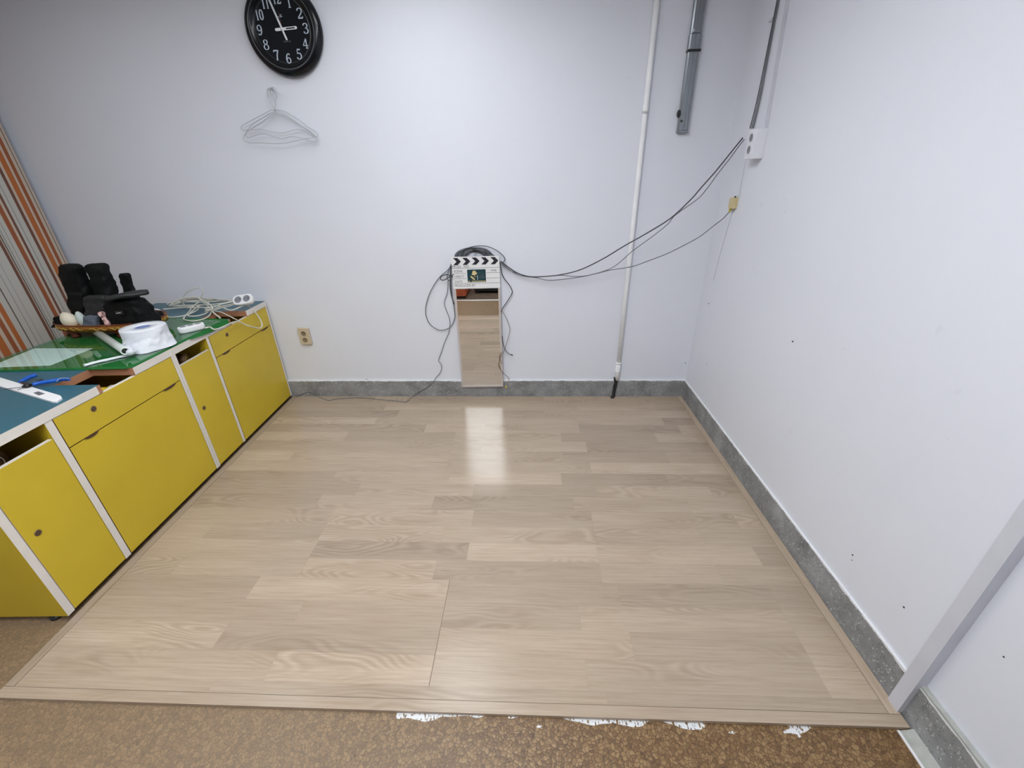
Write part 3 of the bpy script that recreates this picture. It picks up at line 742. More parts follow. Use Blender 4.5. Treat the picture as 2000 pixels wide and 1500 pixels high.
def pouch(name, base, top, w, d, mats, label, cat, seed=0, wt=None, dt=None, puff=.36, amp=.009, parent=None, rz=0, grp=None, mb_only=False):
    """soft stuffed bag: rounded box swept from base to top centre"""
    base = np.array(base, float); top = np.array(top, float); wt = wt or w; dt = dt or d
    nu, nv = 44, 34; vs = []
    e1 = np.array([math.cos(rz), math.sin(rz), 0]); e2 = np.array([-math.sin(rz), math.cos(rz), 0])
    for j in range(nv+1):
        t = j/nv; s_ = math.sin(math.pi*min(max(t, .0), 1.))**.22 if 0 < t < 1 else 0
        cc = base+(top-base)*t
        ww = (w+(wt-w)*t)*.5; dd = (d+(dt-d)*t)*.5
        edge = min(1, (min(t, 1-t)/.05))**.5
        for i in range(nu):
            th = 2*math.pi*i/nu; c, q = math.cos(th), math.sin(th)
            c = math.copysign(abs(c)**puff, c); q = math.copysign(abs(q)**puff, q)
            p_ = cc+e1*ww*c*(.80+.20*edge)+e2*dd*q*(.55+.45*edge)
            nn = noise.noise(Vector(p_*9)+Vector((seed*3.1, 0, 0)))*amp+noise.noise(Vector(p_*26)+Vector((0, seed*2.3, 0)))*amp*.7+noise.noise(Vector(p_*60)+Vector((0, 0, seed)))*amp*.35
            p_ = p_+(e1*c+e2*q)*nn+np.array([0, 0, 1])*nn*.5*(1 if 0 < j < nv else .3)
            vs.append(p_)
    fs = [(j*nu+i, j*nu+(i+1) % nu, (j+1)*nu+(i+1) % nu, (j+1)*nu+i) for j in range(nv) for i in range(nu)]
    mb = MB(); mb.add(vs, fs, 0, True); mb.add(vs[:nu], [tuple(range(nu))[::-1]], 0, True); mb.add(vs[-nu:], [tuple(range(nu))], 0, True)
    if mb_only: return mb
    if parent is not None: return mb.build(name, mats, parent)
    return single(mb, name, mats, base, label, cat, grp)
ZB = z0+.013
G1 = 'black pouches packed upright in the oval tray'
pouch('pouch', dep(172, 622, 2.215)*[1, 1, 0]+[0, 0, ZB], dep(137, 516, 2.215), .13, .085, 'blackcloth', 'tall black pouch at the left of the tray, leaning towards the blind', 'pouch', 1, wt=.105, dt=.065, grp=G1)
pouch('pouch', dep(217, 600, 2.25)*[1, 1, 0]+[0, 0, ZB], dep(187, 515, 2.25), .125, .085, 'blackcloth', 'tall black pouch standing in the middle of the tray, topmost in the picture', 'pouch', 2, wt=.085, dt=.06, grp=G1)
pouch('pouch', dep(264, 600, 2.285)*[1, 1, 0]+[0, 0, ZB], dep(242, 534, 2.285), .075, .045, 'blackcloth', 'narrow black strap-like pouch standing up behind the wide one', 'pouch', 3, wt=.058, dt=.035, grp=G1)
pouch('pouch', dep(192, 625, 2.12)*[1, 1, 0]+[0, 0, ZB], dep(188, 577, 2.12), .125, .06, 'darkcloth', 'short charcoal pouch in front of the two tall black ones', 'pouch', 4, wt=.115, dt=.05, grp=G1)
# wide bag with a flat lid flap
b0 = dep(252, 628, 2.13)*[1, 1, 0]+[0, 0, ZB]
bag = thing('flap_bag', b0, 'wide black bag with a flat projecting lid at the right of the tray', 'bag', G1)
t0 = dep(245, 583, 2.13)
pouch('body', b0, t0, .30, .13, 'blackcloth', None, None, 5, wt=.165, dt=.10, parent=bag, amp=.012)
mb = pouch('lid', t0+[-.115, -.03, -.012], t0+[-.115, -.03, .004], .1, .1, 'x', '', '', 6, mb_only=True)
mb = MB(); k = 16
P0 = dep(203, 584, 2.06); P1 = dep(238, 576, 2.09); P2 = dep(285, 571, 2.13)
vs = []
for i in range(k+1):
    t = i/k; c = (1-t)**2*P0+2*t*(1-t)*(P1+[0, 0, .006])+t*t*P2
    wv = .085*(math.sin(math.pi*(t*.9+.08))**.6)
    for (oy, oz) in ((-wv*.35, -.013), (-wv*.35, .0), (wv*.2, .008), (wv, .004), (wv, -.013)):
        vs.append(c+np.array([0, oy, oz+.003*noise.noise(Vector((t*6, oy*10, 0)))]))
mb.add(vs, [(i*5+j, i*5+(j+1) % 5, (i+1)*5+(j+1) % 5, (i+1)*5+j) for i in range(k) for j in range(5)]+[(0, 1, 2, 3, 4), tuple(range(k*5, k*5+5))], 0, True)
mb.build('lid_flap', 'darkcloth', bag)
pc = dep(232, 611, 2.052)
mb = MB(); mb.box(pc[0]-.02, pc[0]+.02, pc[1]-.002, pc[1]+.01, pc[2]-.012, pc[2]+.010, bev=.004); mb.build('clasp', 'black', bag)
mb = MB(); mb.tube(smooth_path([pc+[-.012, -.004, -.001], pc+[0, -.006, 0], pc+[.013, -.004, .0015]]), .0022, 6); mb.build('buckle', 'steel', bag)
# small dark flat box behind the stones
pouch('pouch', dep(150, 610, 2.13)*[1, 1, 0]+[0, 0, ZB], dep(148, 572, 2.13)*[1, 1, 1], .09, .05, 'blackcloth', 'small flat black pouch behind the cream rounded soap', 'pouch', 8, wt=.075, dt=.03, grp=G1, amp=.006)
pouch('pouch', dep(118, 633, 2.11)*[1, 1, 0]+[0, 0, ZB], dep(120, 617, 2.11), .085, .06, 'blackcloth', 'low crumpled black pouch at the left tip of the tray', 'pouch', 9, wt=.05, dt=.04, grp=G1, amp=.010)
pouch('pouch', dep(305, 622, 2.22)*[1, 1, 0]+[0, 0, ZB], dep(300, 608, 2.22), .12, .07, 'blackcloth', 'low black pouch at the right tip of the tray beside the paper roll', 'pouch', 10, wt=.08, dt=.05, grp=G1, amp=.010)
def blob(name, c, rx, ry, rz_, tilt, m_, label, cat, seed):
    vs = []; nu, nv = 24, 16; ct, st = math.cos(tilt), math.sin(tilt)
    for j in range(nv+1):
        ph = math.pi*j/nv
        for i in range(nu):
            th = 2*math.pi*i/nu
            x, y, z = rx*math.sin(ph)*math.cos(th), ry*math.sin(ph)*math.sin(th), rz_*math.cos(ph)
            k_ = 1+.10*noise.noise(Vector((x*14+seed, y*14, z*14)))
            x, y, z = x*k_*(1-.25*z/rz_), y*k_, z*k_
            vs.append((c[0]+x*ct+z*st, c[1]+y, c[2]-x*st+z*ct))
    mb = MB(); mb.add(vs, [(j*nu+i, j*nu+(i+1) % nu, (j+1)*nu+(i+1) % nu, (j+1)*nu+i) for j in range(nv) for i in range(nu)], 0, True)
    return single(mb, name, m_, c, label, cat)
blob('soap_lump', dep(135, 624, 2.075), .040, .03, .045, -.45, 'cream', 'cream rounded lump like soap at the front left of the tray', 'soap', 1)
blob('soap_lump', dep(159, 624, 2.085), .022, .02, .043, -.1, 'paleblue', 'pale grey-green lump standing beside the cream one in the tray', 'soap', 2)
pouch('coin_pouch', dep(178, 634, 2.07)*[1, 1, 0]+[0, 0, ZB], dep(179, 617, 2.07), .085, .05, 'bluegrey', 'small blue-grey pleated pouch at the front of the tray', 'pouch', 11, wt=.060, dt=.03, amp=.007)
pouch('cloth_scrap', dep(209, 636, 2.06)*[1, 1, 0]+[0, 0, ZB], dep(198, 609, 2.075), .035, .02, 'pink', 'crumpled pink floral cloth tucked into the front of the tray', 'cloth', 12, wt=.03, dt=.02, amp=.009)

# ------------------------------------------------------------------ power strips and white cable tangle
def strip(p0, p1, w, h, n, label, up=(0, 0, 1), m_='board', face='sockgrey', rnd=.45):
    p0 = np.array(p0, float); p1 = np.array(p1, float); t = thing('power_strip', (p0+p1)/2, label, 'power strip')
    a = p1-p0; L = np.linalg.norm(a); a /= L; up = np.array(up, float); s_ = np.cross(up, a); s_ /= np.linalg.norm(s_); up = np.cross(a, s_)
    prof = []; k = 24
    for i in range(k):   # stadium outline
        th = 2*math.pi*i/k; c, q = math.cos(th), math.sin(th)
        prof.append((math.copysign(abs(c)**rnd, c)*L/2, math.copysign(abs(q)**.8, q)*w/2))
    C_ = (p0+p1)/2; mb = MB(); vs = []
    for (zz, f) in ((0, .93), (h*.25, 1), (h*.8, 1), (h, .93)):
        for (x, y) in prof: vs.append(C_+a*x*(f if f == 1 else 1-(1-f)*w/L)+s_*y*f+up*zz)
    fs = [(j*k+i, j*k+(i+1) % k, (j+1)*k+(i+1) % k, (j+1)*k+i) for j in range(3) for i in range(k)]
    mb.add(vs, fs, 0, True); mb.add(vs[:k], [tuple(range(k))]); mb.add(vs[-k:], [tuple(range(k))]); mb.build('housing', m_, t)
    for i in range(n):
        c = C_+a*(L*(i+.5)/n-L/2)*.86+up*(h+.0004)
        mb = MB(); r_ = min(w*.40, L/n*.40); mb.lathe([(r_, 0), (r_, .001), (r_*.9, .001), (r_*.88, .0006), (0, .0005)], c, up, 24, mi=[0, 0, 1, 1])
        mb.lathe([(r_*.13, 0), (0, .0001)], c+a*r_*.35+up*.0006, up, 8, mi=2); mb.lathe([(r_*.13, 0), (0, .0001)], c-a*r_*.35+up*.0006, up, 8, mi=2)
        mb.build('socket', ['board', face, 'black'], t)
    return t
DZ = TOP+.001
s1a, s1b = dep(459, 589, 2.60), dep(497, 583, 2.62)
strip(s1a+[0, 0, -.006], s1b+[0, 0, -.006], .070, .03, 2, 'white two-socket strip lying by the back wall at the corner of the far desk', up=(.15, -.75, .62))
strip(dep(289, 603, 2.42)*[1, 1, 0]+[-.03, 0, DZ], dep(317, 607, 2.42)*[1, 1, 0]+[0, 0, DZ], .07, .05, 2, 'white socket block partly hidden behind the black bag', up=(.1, -.5, .8))
strip(zp(350, 652, GZ), zp(401, 640, GZ), .05, .032, 3, 'white three-socket power strip lying on the desk glass behind the paper roll', m_='board')
def dk_pts(L): return [zp(x, y, z) for (x, y, z) in L]
def cord(name, pts, r, m_, label, cat='cable', n=6, seg=8, grp=None):
    mb = MB(); P = smooth_path(pts, n); mb.tube(P, r, seg)
    return single(mb, name, m_, P[len(P)//2], label, cat, grp)
Zc = TOP+.006
# cable of the glass-top strip: over the front edge and back into the coil
cord('white_cable', dk_pts([(400, 641, GZ+.018), (410, 639, GZ+.020), (424, 643, GZ+.02)])+
     [D(.03, 1.40, .735), D(.035, 1.475, .685), D(.035, 1.560, .640), D(.040, 1.600, .625), D(.035, 1.635, .640), D(.02, 1.64, .70), D(-.02, 1.62, .775)]+
     dk_pts([(452, 606, Zc+.015), (428, 598, Zc+.02), (400, 596, Zc+.012), (365, 600, Zc+.01), (330, 603, Zc+.006), (318, 604, Zc+.01)]), .0042, 'wirewhite',
     'white cable hanging in a loop over the front of the far yellow desk')
random.seed(5)
def loop(cx, cy, rx, ry, zz, rot, turns, nm, lab, r=.0036, lift=.0, dz=.006, ph=0.):
    pts = []; n = int(14*turns)
    for i in range(n+1):
        th = 2*math.pi*i/14+ph; x = rx*math.cos(th)*(1+.06*math.sin(i*.7)); y = ry*math.sin(th)*(1+.06*math.cos(i*.9))
        X = cx+x*math.cos(rot)-y*math.sin(rot); Y = cy+x*math.sin(rot)+y*math.cos(rot)
        pts.append((X, Y, zz+dz*(.5+.5*math.sin(th*1.3+1))+lift*max(0, math.sin(th))**2+.004*i/14))
    return cord(nm, pts, r, 'wirewhite', lab, 'cable', 4, 7, 'tangled white cables on the far desk')
c = zp(385, 596, Zc)
loop(c[0]+.0, c[1]+.03, .20, .075, Zc, .12, 2.3, 'white_cable', 'white cable coiled in wide flat loops beneath the tangle')
loop(c[0]-.02, c[1]+.06, .15, .055, Zc+.012, -.2, 1.7, 'white_cable', 'white cable lying in narrow loops across the tangle', ph=1.)
cord('white_cable', dk_pts([(322, 620, GZ+.004), (345, 619, GZ+.004), (365, 615, Zc+.01), (385, 606, Zc+.014), (388, 598, Zc+.02)])+dk_pts([(372, 611, Zc+.012), (368, 617, Zc+.01), (385, 617, Zc+.008), (402, 612, Zc+.012), (412, 603, Zc+.02), (408, 592, Zc+.02), (395, 585, Zc+.03)]), .0040, 'wirewhite', 'white cable running from the tray side into the tangle', grp='tangled white cables on the far desk')
cord('white_cable', [zp(358, 622, GZ+.004), zp(362, 625, GZ+.004), zp(378, 627, GZ+.004), zp(398, 623, GZ+.004), zp(410, 615, Zc+.01), zp(412, 606, Zc+.02), zp(405, 597, Zc+.03), zp(392, 590, Zc+.03), zp(380, 596, Zc+.02), zp(368, 610, Zc+.01), zp(358, 622, GZ+.004)], .0038, 'wirewhite', 'white cable loop spilling forward onto the desk glass', grp='tangled white cables on the far desk')
cord('white_cable', [zp(430, 621, GZ+.004), zp(421, 614, Zc+.015), zp(411, 606, Zc+.025), zp(398, 601, Zc+.03), zp(382, 601, Zc+.02), zp(366, 602, Zc+.012)], .0050, 'wirewhite', 'thick white cable end resting on the desk glass corner', grp='tangled white cables on the far desk')
yv = 2.55
cord('white_cable', [dep(360, 597, yv), dep(357, 588, yv), dep(359, 578, yv), dep(368, 569, yv), dep(380, 563.5, yv), dep(391, 562, yv), dep(396, 567, yv), dep(396, 574, yv), dep(391, 582, yv), dep(385, 590, yv)], .0030, 'wirewhite', 'thin white cable arching above the tangle against the wall', grp='tangled white cables on the far desk')
cord('white_cable', [dep(330, 599, 2.5), dep(345, 587, 2.52), dep(365, 581, 2.54), dep(384, 581, 2.54), dep(398, 589, 2.5), dep(412, 597, 2.48), dep(414, 604, 2.46), dep(404, 608, 2.46)], .0036, 'wirewhite', 'white cable looping over the top of the tangle', grp='tangled white cables on the far desk')
for k_, (dy, zz) in enumerate(((0, 0), (4, 0), (7, .002))):
    cord('white_cable', [dep(461, 589+dy*.7, 2.6), dep(447, 591+dy, 2.58), dep(430, 595+dy, 2.54), dep(415, 600+dy*1.1, 2.5), dep(400, 601+dy, 2.47)], .0034, 'wirewhite',
         ['uppermost', 'middle', 'lowest'][k_]+' of three white cables leading to the two-socket strip', grp='tangled white cables on the far desk')
cord('white_cable', [zp(420, 608, Zc+.01), zp(432, 610, Zc+.01), zp(445, 616, Zc+.006), zp(455, 621, Zc+.002), zp(465, 626, TOP-.02)], .0034, 'wirewhite', 'white cable slipping into the farther desk notch', grp='tangled white cables on the far desk')

# ------------------------------------------------------------------ wall clock
CC = np.array([-1.311, YB, 2.225]); CR = .207
ck = thing('wall_clock', CC, 'large round glossy black wall clock with pale numerals, cut by the top edge', 'clock')
ay = (0, -1, 0)
mb = MB(); mb.lathe([(CR*.90, .001), (CR*.985, .010), (CR, .022), (CR*.985, .034), (CR*.94, .044), (CR*.88, .049), (CR*.82, .0495), (CR*.79, .046), (CR*.77, .0405), (CR*.70, .0385), (0, .038)], CC, ay, 96, mi=[0]*9+[1]); mb.build('case', ['gloss_black', 'dial'], ck)
def ckp(x, z, d=.039): return (CC[0]+x*CR, CC[1]-d, CC[2]+z*CR)
def stroke(mb, pts, thick=.018, thin=.008, n=8, d=.0392, closed=False, sharp=False):
    P = [np.array(p, float) for p in pts]
    if not sharp: P = [np.array(q) for q in smooth_path([(p[0], p[1], 0) for p in P], n, closed)]
    P = [q[:2] for q in P]; m_ = len(P); vs = []
    for i in range(m_):
        a = P[i-1] if (i or closed) else P[i]; b = P[(i+1) % m_] if (i < m_-1 or closed) else P[i]
        t = b-a; ln = np.linalg.norm(t); t = t/ln if ln > 1e-9 else np.array([1., 0]); nrm = np.array([-t[1], t[0]])
        w = (thin+(thick-thin)*abs(t[1])**1.5)/2
        for sgn in (1, -1):
            q = P[i]+nrm*w*sgn; vs.append(ckp(q[0], q[1], d))
    fs = [(2*i, 2*i+1, (2*i+3) % (2*m_), (2*i+2) % (2*m_)) for i in range(m_ if closed else m_-1)]
    mb.add(vs, fs)
def digit(mb, ch, cx, cz, h, w=None):
    g = {
     '1': [([(.30, .80), (.5, 1.0)], 's'), ([(.5, 1.0), (.5, 0)], 't'), ([(.28, 0), (.72, 0)], 's')],
     '2': [([(.12, .76), (.2, .93), (.5, 1.0), (.80, .90), (.84, .68), (.66, .45), (.34, .22), (.12, .02)], 'c'), ([(.12, .03), (.9, .03)], 'b'), ([(.9, .03), (.92, .2)], 's')],
     '3': [([(.14, .80), (.24, .95), (.5, 1.0), (.78, .90), (.76, .66), (.55, .54), (.40, .52)], 'c'), ([(.45, .53), (.72, .46), (.86, .26), (.72, .05), (.45, -.01), (.2, .05), (.12, .2)], 'c')],
     '4': [([(.66, 1.0), (.66, 0)], 't'), ([(.66, 1.0), (.06, .28)], 's'), ([(.06, .28), (.95, .28)], 's'), ([(.45, 0), (.87, 0)], 's')],
     '5': [([(.26, 1.0), (.80, 1.0)], 'b'), ([(.28, 1.0), (.22, .55)], 's'), ([(.22, .55), (.45, .64), (.75, .54), (.85, .30), (.70, .06), (.42, -.01), (.16, .07), (.12, .2)], 'c')],
     '6': [([(.80, .86), (.62, 1.0), (.36, .90), (.18, .58), (.16, .28), (.34, .04), (.60, .02), (.82, .20), (.80, .42), (.60, .58), (.36, .54), (.18, .36)], 'c')],
     '7': [([(.10, .97), (.90, .97)], 'b'), ([(.10, .97), (.08, .80)], 's'), ([(.90, .97), (.62, .52), (.50, 0)], 'c'), ([(.32, 0), (.66, 0)], 's')],
     '8': [([(.5, 1.0), (.76, .92), (.78, .70), (.5, .54), (.22, .70), (.24, .92)], 'o'), ([(.5, .54), (.84, .38), (.82, .10), (.5, 0), (.18, .10), (.16, .38)], 'o')],
     '9': [([(.20, .14), (.38, 0), (.64, .10), (.82, .42), (.84, .72), (.66, .96), (.40, .98), (.18, .80), (.20, .58), (.40, .42), (.64, .46), (.82, .64)], 'c')],
     '0': [([(.5, 1.0), (.78, .82), (.82, .5), (.78, .18), (.5, 0), (.22, .18), (.18, .5), (.22, .82)], 'o')]}
    w = w or h*.74
    for pts, kd in g[ch]:
        P = [(cx+(p[0]-.5)*w, cz+(p[1]-.5)*h) for p in pts]
        if kd == 's': stroke(mb, P, .018, .018, sharp=True)
        elif kd == 'b': stroke(mb, P, .03, .03, sharp=True)
        elif kd == 't': stroke(mb, P, .030, .030, sharp=True)
        elif kd == 'c': stroke(mb, P, .031, .016)
        else: stroke(mb, P, .031, .015, closed=True)
for hnum in range(1, 13):
    th = math.radians(90-30*hnum); R0 = .605
    cx, cz = R0*math.cos(th), R0*math.sin(th); s_ = str(hnum); hh = .200; mb = MB()
    if len(s_) == 1: digit(mb, s_, cx, cz, hh)
    else:
        digit(mb, s_[0], cx-.058, cz, hh, .10); digit(mb, s_[1], cx+(.050 if s_ != '11' else .045), cz, hh, .115 if s_ != '11' else .10)
    mb.build('numeral', 'numeral', ck, fix=False)
def hand(ang, l1, l2, w, d, slot=False):
    th = math.radians(90-ang); t = np.array([math.cos(th), math.sin(th)]); nn = np.array([-t[1], t[0]])
    mb = MB(); k = 8; out = []
    for (c, s0) in ((l1, 1), (-l2, -1)):
        for i in range(k+1):
            a = -math.pi/2+math.pi*i/k
            out.append(t*(c+s0*math.cos(a)*w*.5)+nn*(-s0 if False else 1)*(math.sin(a)*w*.5*(1 if s0 == 1 else -1)))
    for q0 in (0,):
        n = len(out); vs = [ckp(o_[0], o_[1], d) for o_ in out]+[ckp(o_[0], o_[1], d-.0012) for o_ in out]
        mb.add(vs, [tuple(range(n)), tuple(range(n, 2*n))[::-1]]+[(i, (i+1) % n, n+(i+1) % n, n+i) for i in range(n)])
    if slot:
        s0, s1 = l1*.28, l1*.93; q = [t*s0+nn*w*.2, t*s1+nn*w*.2, t*s1-nn*w*.2, t*s0-nn*w*.2]
        mb.add([ckp(a[0], a[1], d+.0003) for a in q], [(0, 1, 2, 3)], 1)
    return mb
hand(87, .36, .16, .062, .0430, True).build('hour_hand', ['hand', 'dial'], ck, fix=False)
hand(-17, .72, .22, .045, .0445, True).build('minute_hand', ['hand', 'numeral'], ck, fix=False)
hand(-2, .35, .1, .016, .0415).build('second_hand', 'darkhand', ck, fix=False)
mb = MB(); mb.lathe([(.008, .040), (.008, .0465), (0, .047)], CC, ay, 20); mb.build('hub', 'hand', ck)
T_ = lambda x, y, z: (CC[0]+.012+x, CC[1]-.0392-z, CC[2]-.052+y)
text_mesh('QUARTZ', .010, T_).build('dial_lettering', 'inkgrey', ck, fix=False)
mb = MB()
stroke(mb, [(-.02, .26), (.0, .29), (.02, .27), (.05, .30)], .014, .014); stroke(mb, [(-.05, .25), (0, .245), (.06, .255)], .014, .014); mb.build('dial_emblem', 'numeral', ck, fix=False)
# domed cover glass
mb = MB(); mb.lathe([(CR*.77, .0475), (CR*.6, .0505), (CR*.3, .0530), (.0, .0538)], CC, ay, 64); mb.lathe([(CR*.77, .0470), (CR*.6, .0497), (CR*.3, .0522), (.0, .0530)], CC, ay, 64)
# ------------------------------------------------------------------ wire hangers on a nail
hk = bk(527.5, 174.5, .045)
nl = MB(); nl.lathe([(.0026, 0), (.0026, .056), (.0045, .0565), (.0045, .058), (0, .0585)], (hk[0], YB, hk[2]), (0, -1, 0), 12)
single(nl, 'wall_nail', 'steel', (hk[0], YB, hk[2]), 'steel nail in the wall below the clock that carries the hangers', 'nail')
def hanger(body, hook, off, label):
    mb = MB(); P = smooth_path([bk(x, y, off+(.018 if i % 2 else .0)*0) for i, (x, y) in enumerate(body)], 5, True); mb.tube(P, .0022, 7, closed=True)
    o0 = bk(537, 216, off)
    t = thing('wire_hanger', (o0[0], YB, o0[2]), label, 'hanger', 'white wire hangers on the nail')
    mb.build('body', 'steel', t)
    mb = MB(); P = smooth_path([bk(x, y, off) for (x, y) in hook], 6); mb.tube(P, .0022, 7); mb.build('hook', 'steel', t)
    mb = MB(); mb.tube([bk(538, 208, off), bk(537, 217, off)], .0042, 8); mb.build('twist', 'steel', t)
hanger([(537, 215), (529, 215.5), (505, 228), (474, 245), (471.5, 251), (474, 254), (484, 253.5), (496, 253.5), (510, 252.5), (528, 256.5), (548, 259.5), (565, 256.5), (580, 253), (592, 254.5), (604, 261.5), (614, 266.5), (620, 266), (618.5, 259), (600, 247), (580, 231), (556, 217.5), (543, 214.5)],
       [(537, 216), (538.5, 205), (538.5, 196), (541, 188), (538, 180), (531, 172.5), (524, 173.5), (522, 180), (523, 189)], .030,
       'white wire hanger nearest the wall, widest at the shoulders')
hanger([(537, 219), (528, 221), (508, 233), (492, 244), (482, 256), (480, 265), (484, 269), (500, 264), (514, 261), (530, 265.5), (551, 271), (567, 267), (585, 268.5), (602, 274), (612, 276.5), (619, 275), (617, 269), (604, 257), (585, 243), (560, 227), (543, 222)],
       [(537, 219), (536.5, 207), (533, 199), (530, 190), (528, 181), (530, 173), (537, 172.5), (540, 181), (541, 190)], .040,
       'white wire hanger in the middle with a wavy lower bar')
hanger([(537, 222), (527, 226), (512, 238), (495, 249), (481, 259), (475, 269), (478, 276), (487, 278.5), (508, 279), (530, 280), (552, 280), (575, 276), (595, 271), (608, 269.5), (616, 267), (613, 262), (597, 251), (578, 240), (558, 229), (545, 225)],
       [(537, 222), (535.5, 208), (531, 198), (527, 189), (525, 180), (528, 172), (534, 171), (538, 176), (539.5, 184)], .050,
       'white wire hanger farthest from the wall with the lowest straight bar')

# ------------------------------------------------------------------ clapper-board mirror
MO = .026
m0 = bk(928, 630, 0)
mr = thing('wall_mirror', (m0[0], YB, .0725), 'tall narrow wall mirror topped by a white film clapper board panel', 'mirror')
mTL, mTR, mBL, mBR = bk(881, 502, MO), bk(975, 499.5, MO), bk(902.5, 756, MO), bk(983, 755, MO)
def mp(s_, t, d=0.):      # s across 0..1, t down 0..1 on the mirror face, d in front of it
    a = mTL+(mTR-mTL)*s_; b = mBL+(mBR-mBL)*s_; q = a+(b-a)*t; return np.array([q[0], q[1]-d, q[2]])
def mquad(mb, s0, s1, t0, t1, d0, d1, mi=0):
    vs = [mp(s_, t, d) for d in (d0, d1) for (s_, t) in ((s0, t0), (s1, t0), (s1, t1), (s0, t1))]
    mb.add(vs, [(0, 1, 2, 3), (7, 6, 5, 4), (0, 4, 5, 1), (1, 5, 6, 2), (2, 6, 7, 3), (3, 7, 4, 0)], mi)
mb = MB(); mquad(mb, 0, 1, 0, 1, -.007, -.002); mb.build('backing', 'frame', mr)
TS = .218
mb = MB(); mquad(mb, .045, .955, TS+.004, .986, -.0025, .0002); mb.build('mirror_glass', 'mirror', mr)
mb = MB()
mquad(mb, 0, .045, TS, 1, -.003, .003); mquad(mb, .955, 1., TS, 1, -.003, .003); mquad(mb, .045, .955, .986, 1, -.003, .003); mb.build('frame', 'frame', mr, bevel=.0008)
mb = MB(); mquad(mb, 0, 1, 0, TS, -.003, .003); bd = mb.build('clapper_board', 'board', mr)
# chevrons
for i in range(5):
    s0 = .035+i*.195; w = .093; tip = .072; mb = MB()
    t0, tm, t1 = .007, .031, .055
    P = [(s0, t0), (s0+w, t0), (s0+w+tip, tm), (s0+w, t1), (s0, t1), (s0+tip, tm)]
    mb.add([mp(a, b, .0034) for a, b in P]+[mp(a, b, .003) for a, b in P], [(0, 1, 2, 5), (5, 2, 3, 4)]); mb.build('chevron', 'ink', bd, fix=False)
mb = MB()
for (t, s0, s1) in ((.077, 0, 1), (.112, 0, .285), (.112, .72, 1), (.148, 0, .285), (.148, .72, 1), (.182, 0, 1)):
    mb.add([mp(s0, t-.0011, .0034), mp(s1, t-.0011, .0034), mp(s1, t+.0011, .0034), mp(s0, t+.0011, .0034)], [(0, 1, 2, 3)])
mb.build('ruled_lines', 'inkgrey', bd, fix=False)
mh = np.linalg.norm(mTL-mBL); mw = np.linalg.norm(mTR-mTL)
for (txt, s_, t, sz) in (('PROD.  NO.', .19, .0665, .022), ('SCENE', .125, .098, .020), ('DIRECT', .14, .134, .020), ('DATE', .12, .170, .020), ('PRODUCED-BY', .25, .197, .021), ('TIME', .87, .098, .020)):
    T_ = lambda x, y, z, s_=s_, t=t: mp(s_+x/mw, t-y/mh, .0034+z)
    text_mesh(txt, sz, T_).build('lettering', 'inkgrey', bd, fix=False)
# sticker: plain generic figure print
mb = MB(); mquad(mb, .315, .705, .087, .174, .003, .0044); sk = mb.build('sticker', 'sticker_teal', mr)
def spoly(pts, m_, nm, d=.0047):
    mb = MB(); mb.add([mp(.315+a*.39, .087+b*.087, d) for a, b in pts], [tuple(range(len(pts)))]); mb.build(nm, m_, sk, fix=False)
ell = lambda cx, cy, rx, ry, n=14: [(cx+rx*math.cos(2*math.pi*i/n), cy+ry*math.sin(2*math.pi*i/n)) for i in range(n)]
spoly(ell(.38, .24, .11, .16), 'sticker_cream', 'printed_shape')
spoly([(.24, .32), (.44, .30), (.55, .22), (.52, .36), (.36, .46), (.24, .40)], 'sticker_cream', 'printed_shape', .0048)
spoly([(.15, .54), (.20, .48), (.30, .60), (.42, .80), (.37, .84), (.24, .72)], 'sticker_cream', 'printed_shape')
spoly([(.38, .46), (.46, .50), (.44, .62), (.36, .60)], 'chip', 'printed_shape')
spoly([(.52, .46), (.56, .46), (.57, .82), (.54, .82)], 'paleblue', 'printed_shape')
spoly([(.02, .90), (.98, .90), (.98, .96), (.02, .96)], 'sticker_cream', 'printed_band')
spoly([(.14, .87), (.22, .87), (.22, .97), (.14, .97)], 'ink', 'printed_band', .0049)
mb = MB()
for (a0, b0, a1, b1) in ((.62, .30, .72, .22), (.72, .22, .74, .38), (.78, .22, .80, .38), (.78, .30, .90, .40), (.66, .46, .92, .50), (.64, .58, .94, .58), (.64, .66, .94, .66)):
    mb.add([mp(.315+a*.39, .087+b*.087, .0047) for a, b in ((a0, b0), (a1, b1), (a1, b1+.03), (a0, b0+.03))], [(0, 1, 2, 3)])
mb.build('printed_scribble', 'inkgrey', sk, fix=False)

# ------------------------------------------------------------------ cables at the mirror
G2 = 'dark cables around the mirror'
hc = bk(928, 486, 0)
mb = MB(); mb.lathe([(.007, 0), (.007, .05), (.011, .052), (.011, .058), (0, .060)], (hc[0], YB, hc[2]), (0, -1, 0), 16)
single(mb, 'wall_hook', 'black', (hc[0], YB, hc[2]), 'black wall hook carrying the cable bundle above the mirror', 'hook')
random.seed(3)
cx, cz = hc[0], bk(928, 514, 0)[2]
for i in range(14):
    rx = .070+.055*random.random(); rz_ = .050+.065*random.random(); zc = hc[2]+.008-rz_-.012*random.random()*(i % 3); off = .003+.001*(i % 9)
    cx2 = cx+random.uniform(-.026, .014)
    pts = [(cx2+rx*math.cos(t), YB-off-.0035, zc+rz_*math.sin(t)) for t in [2*math.pi*j/28 for j in range(28)]]
    mb = MB(); mb.tube(pts, .0034, 7, closed=True)
    single(mb, 'cable_coil', ['wire', 'wiremid'][i % 2], (cx2, YB-off, zc), 'one turn of the dark cable bundle coiled on the hook above the mirror', 'cable coil', 'turns of the cable bundle above the mirror')
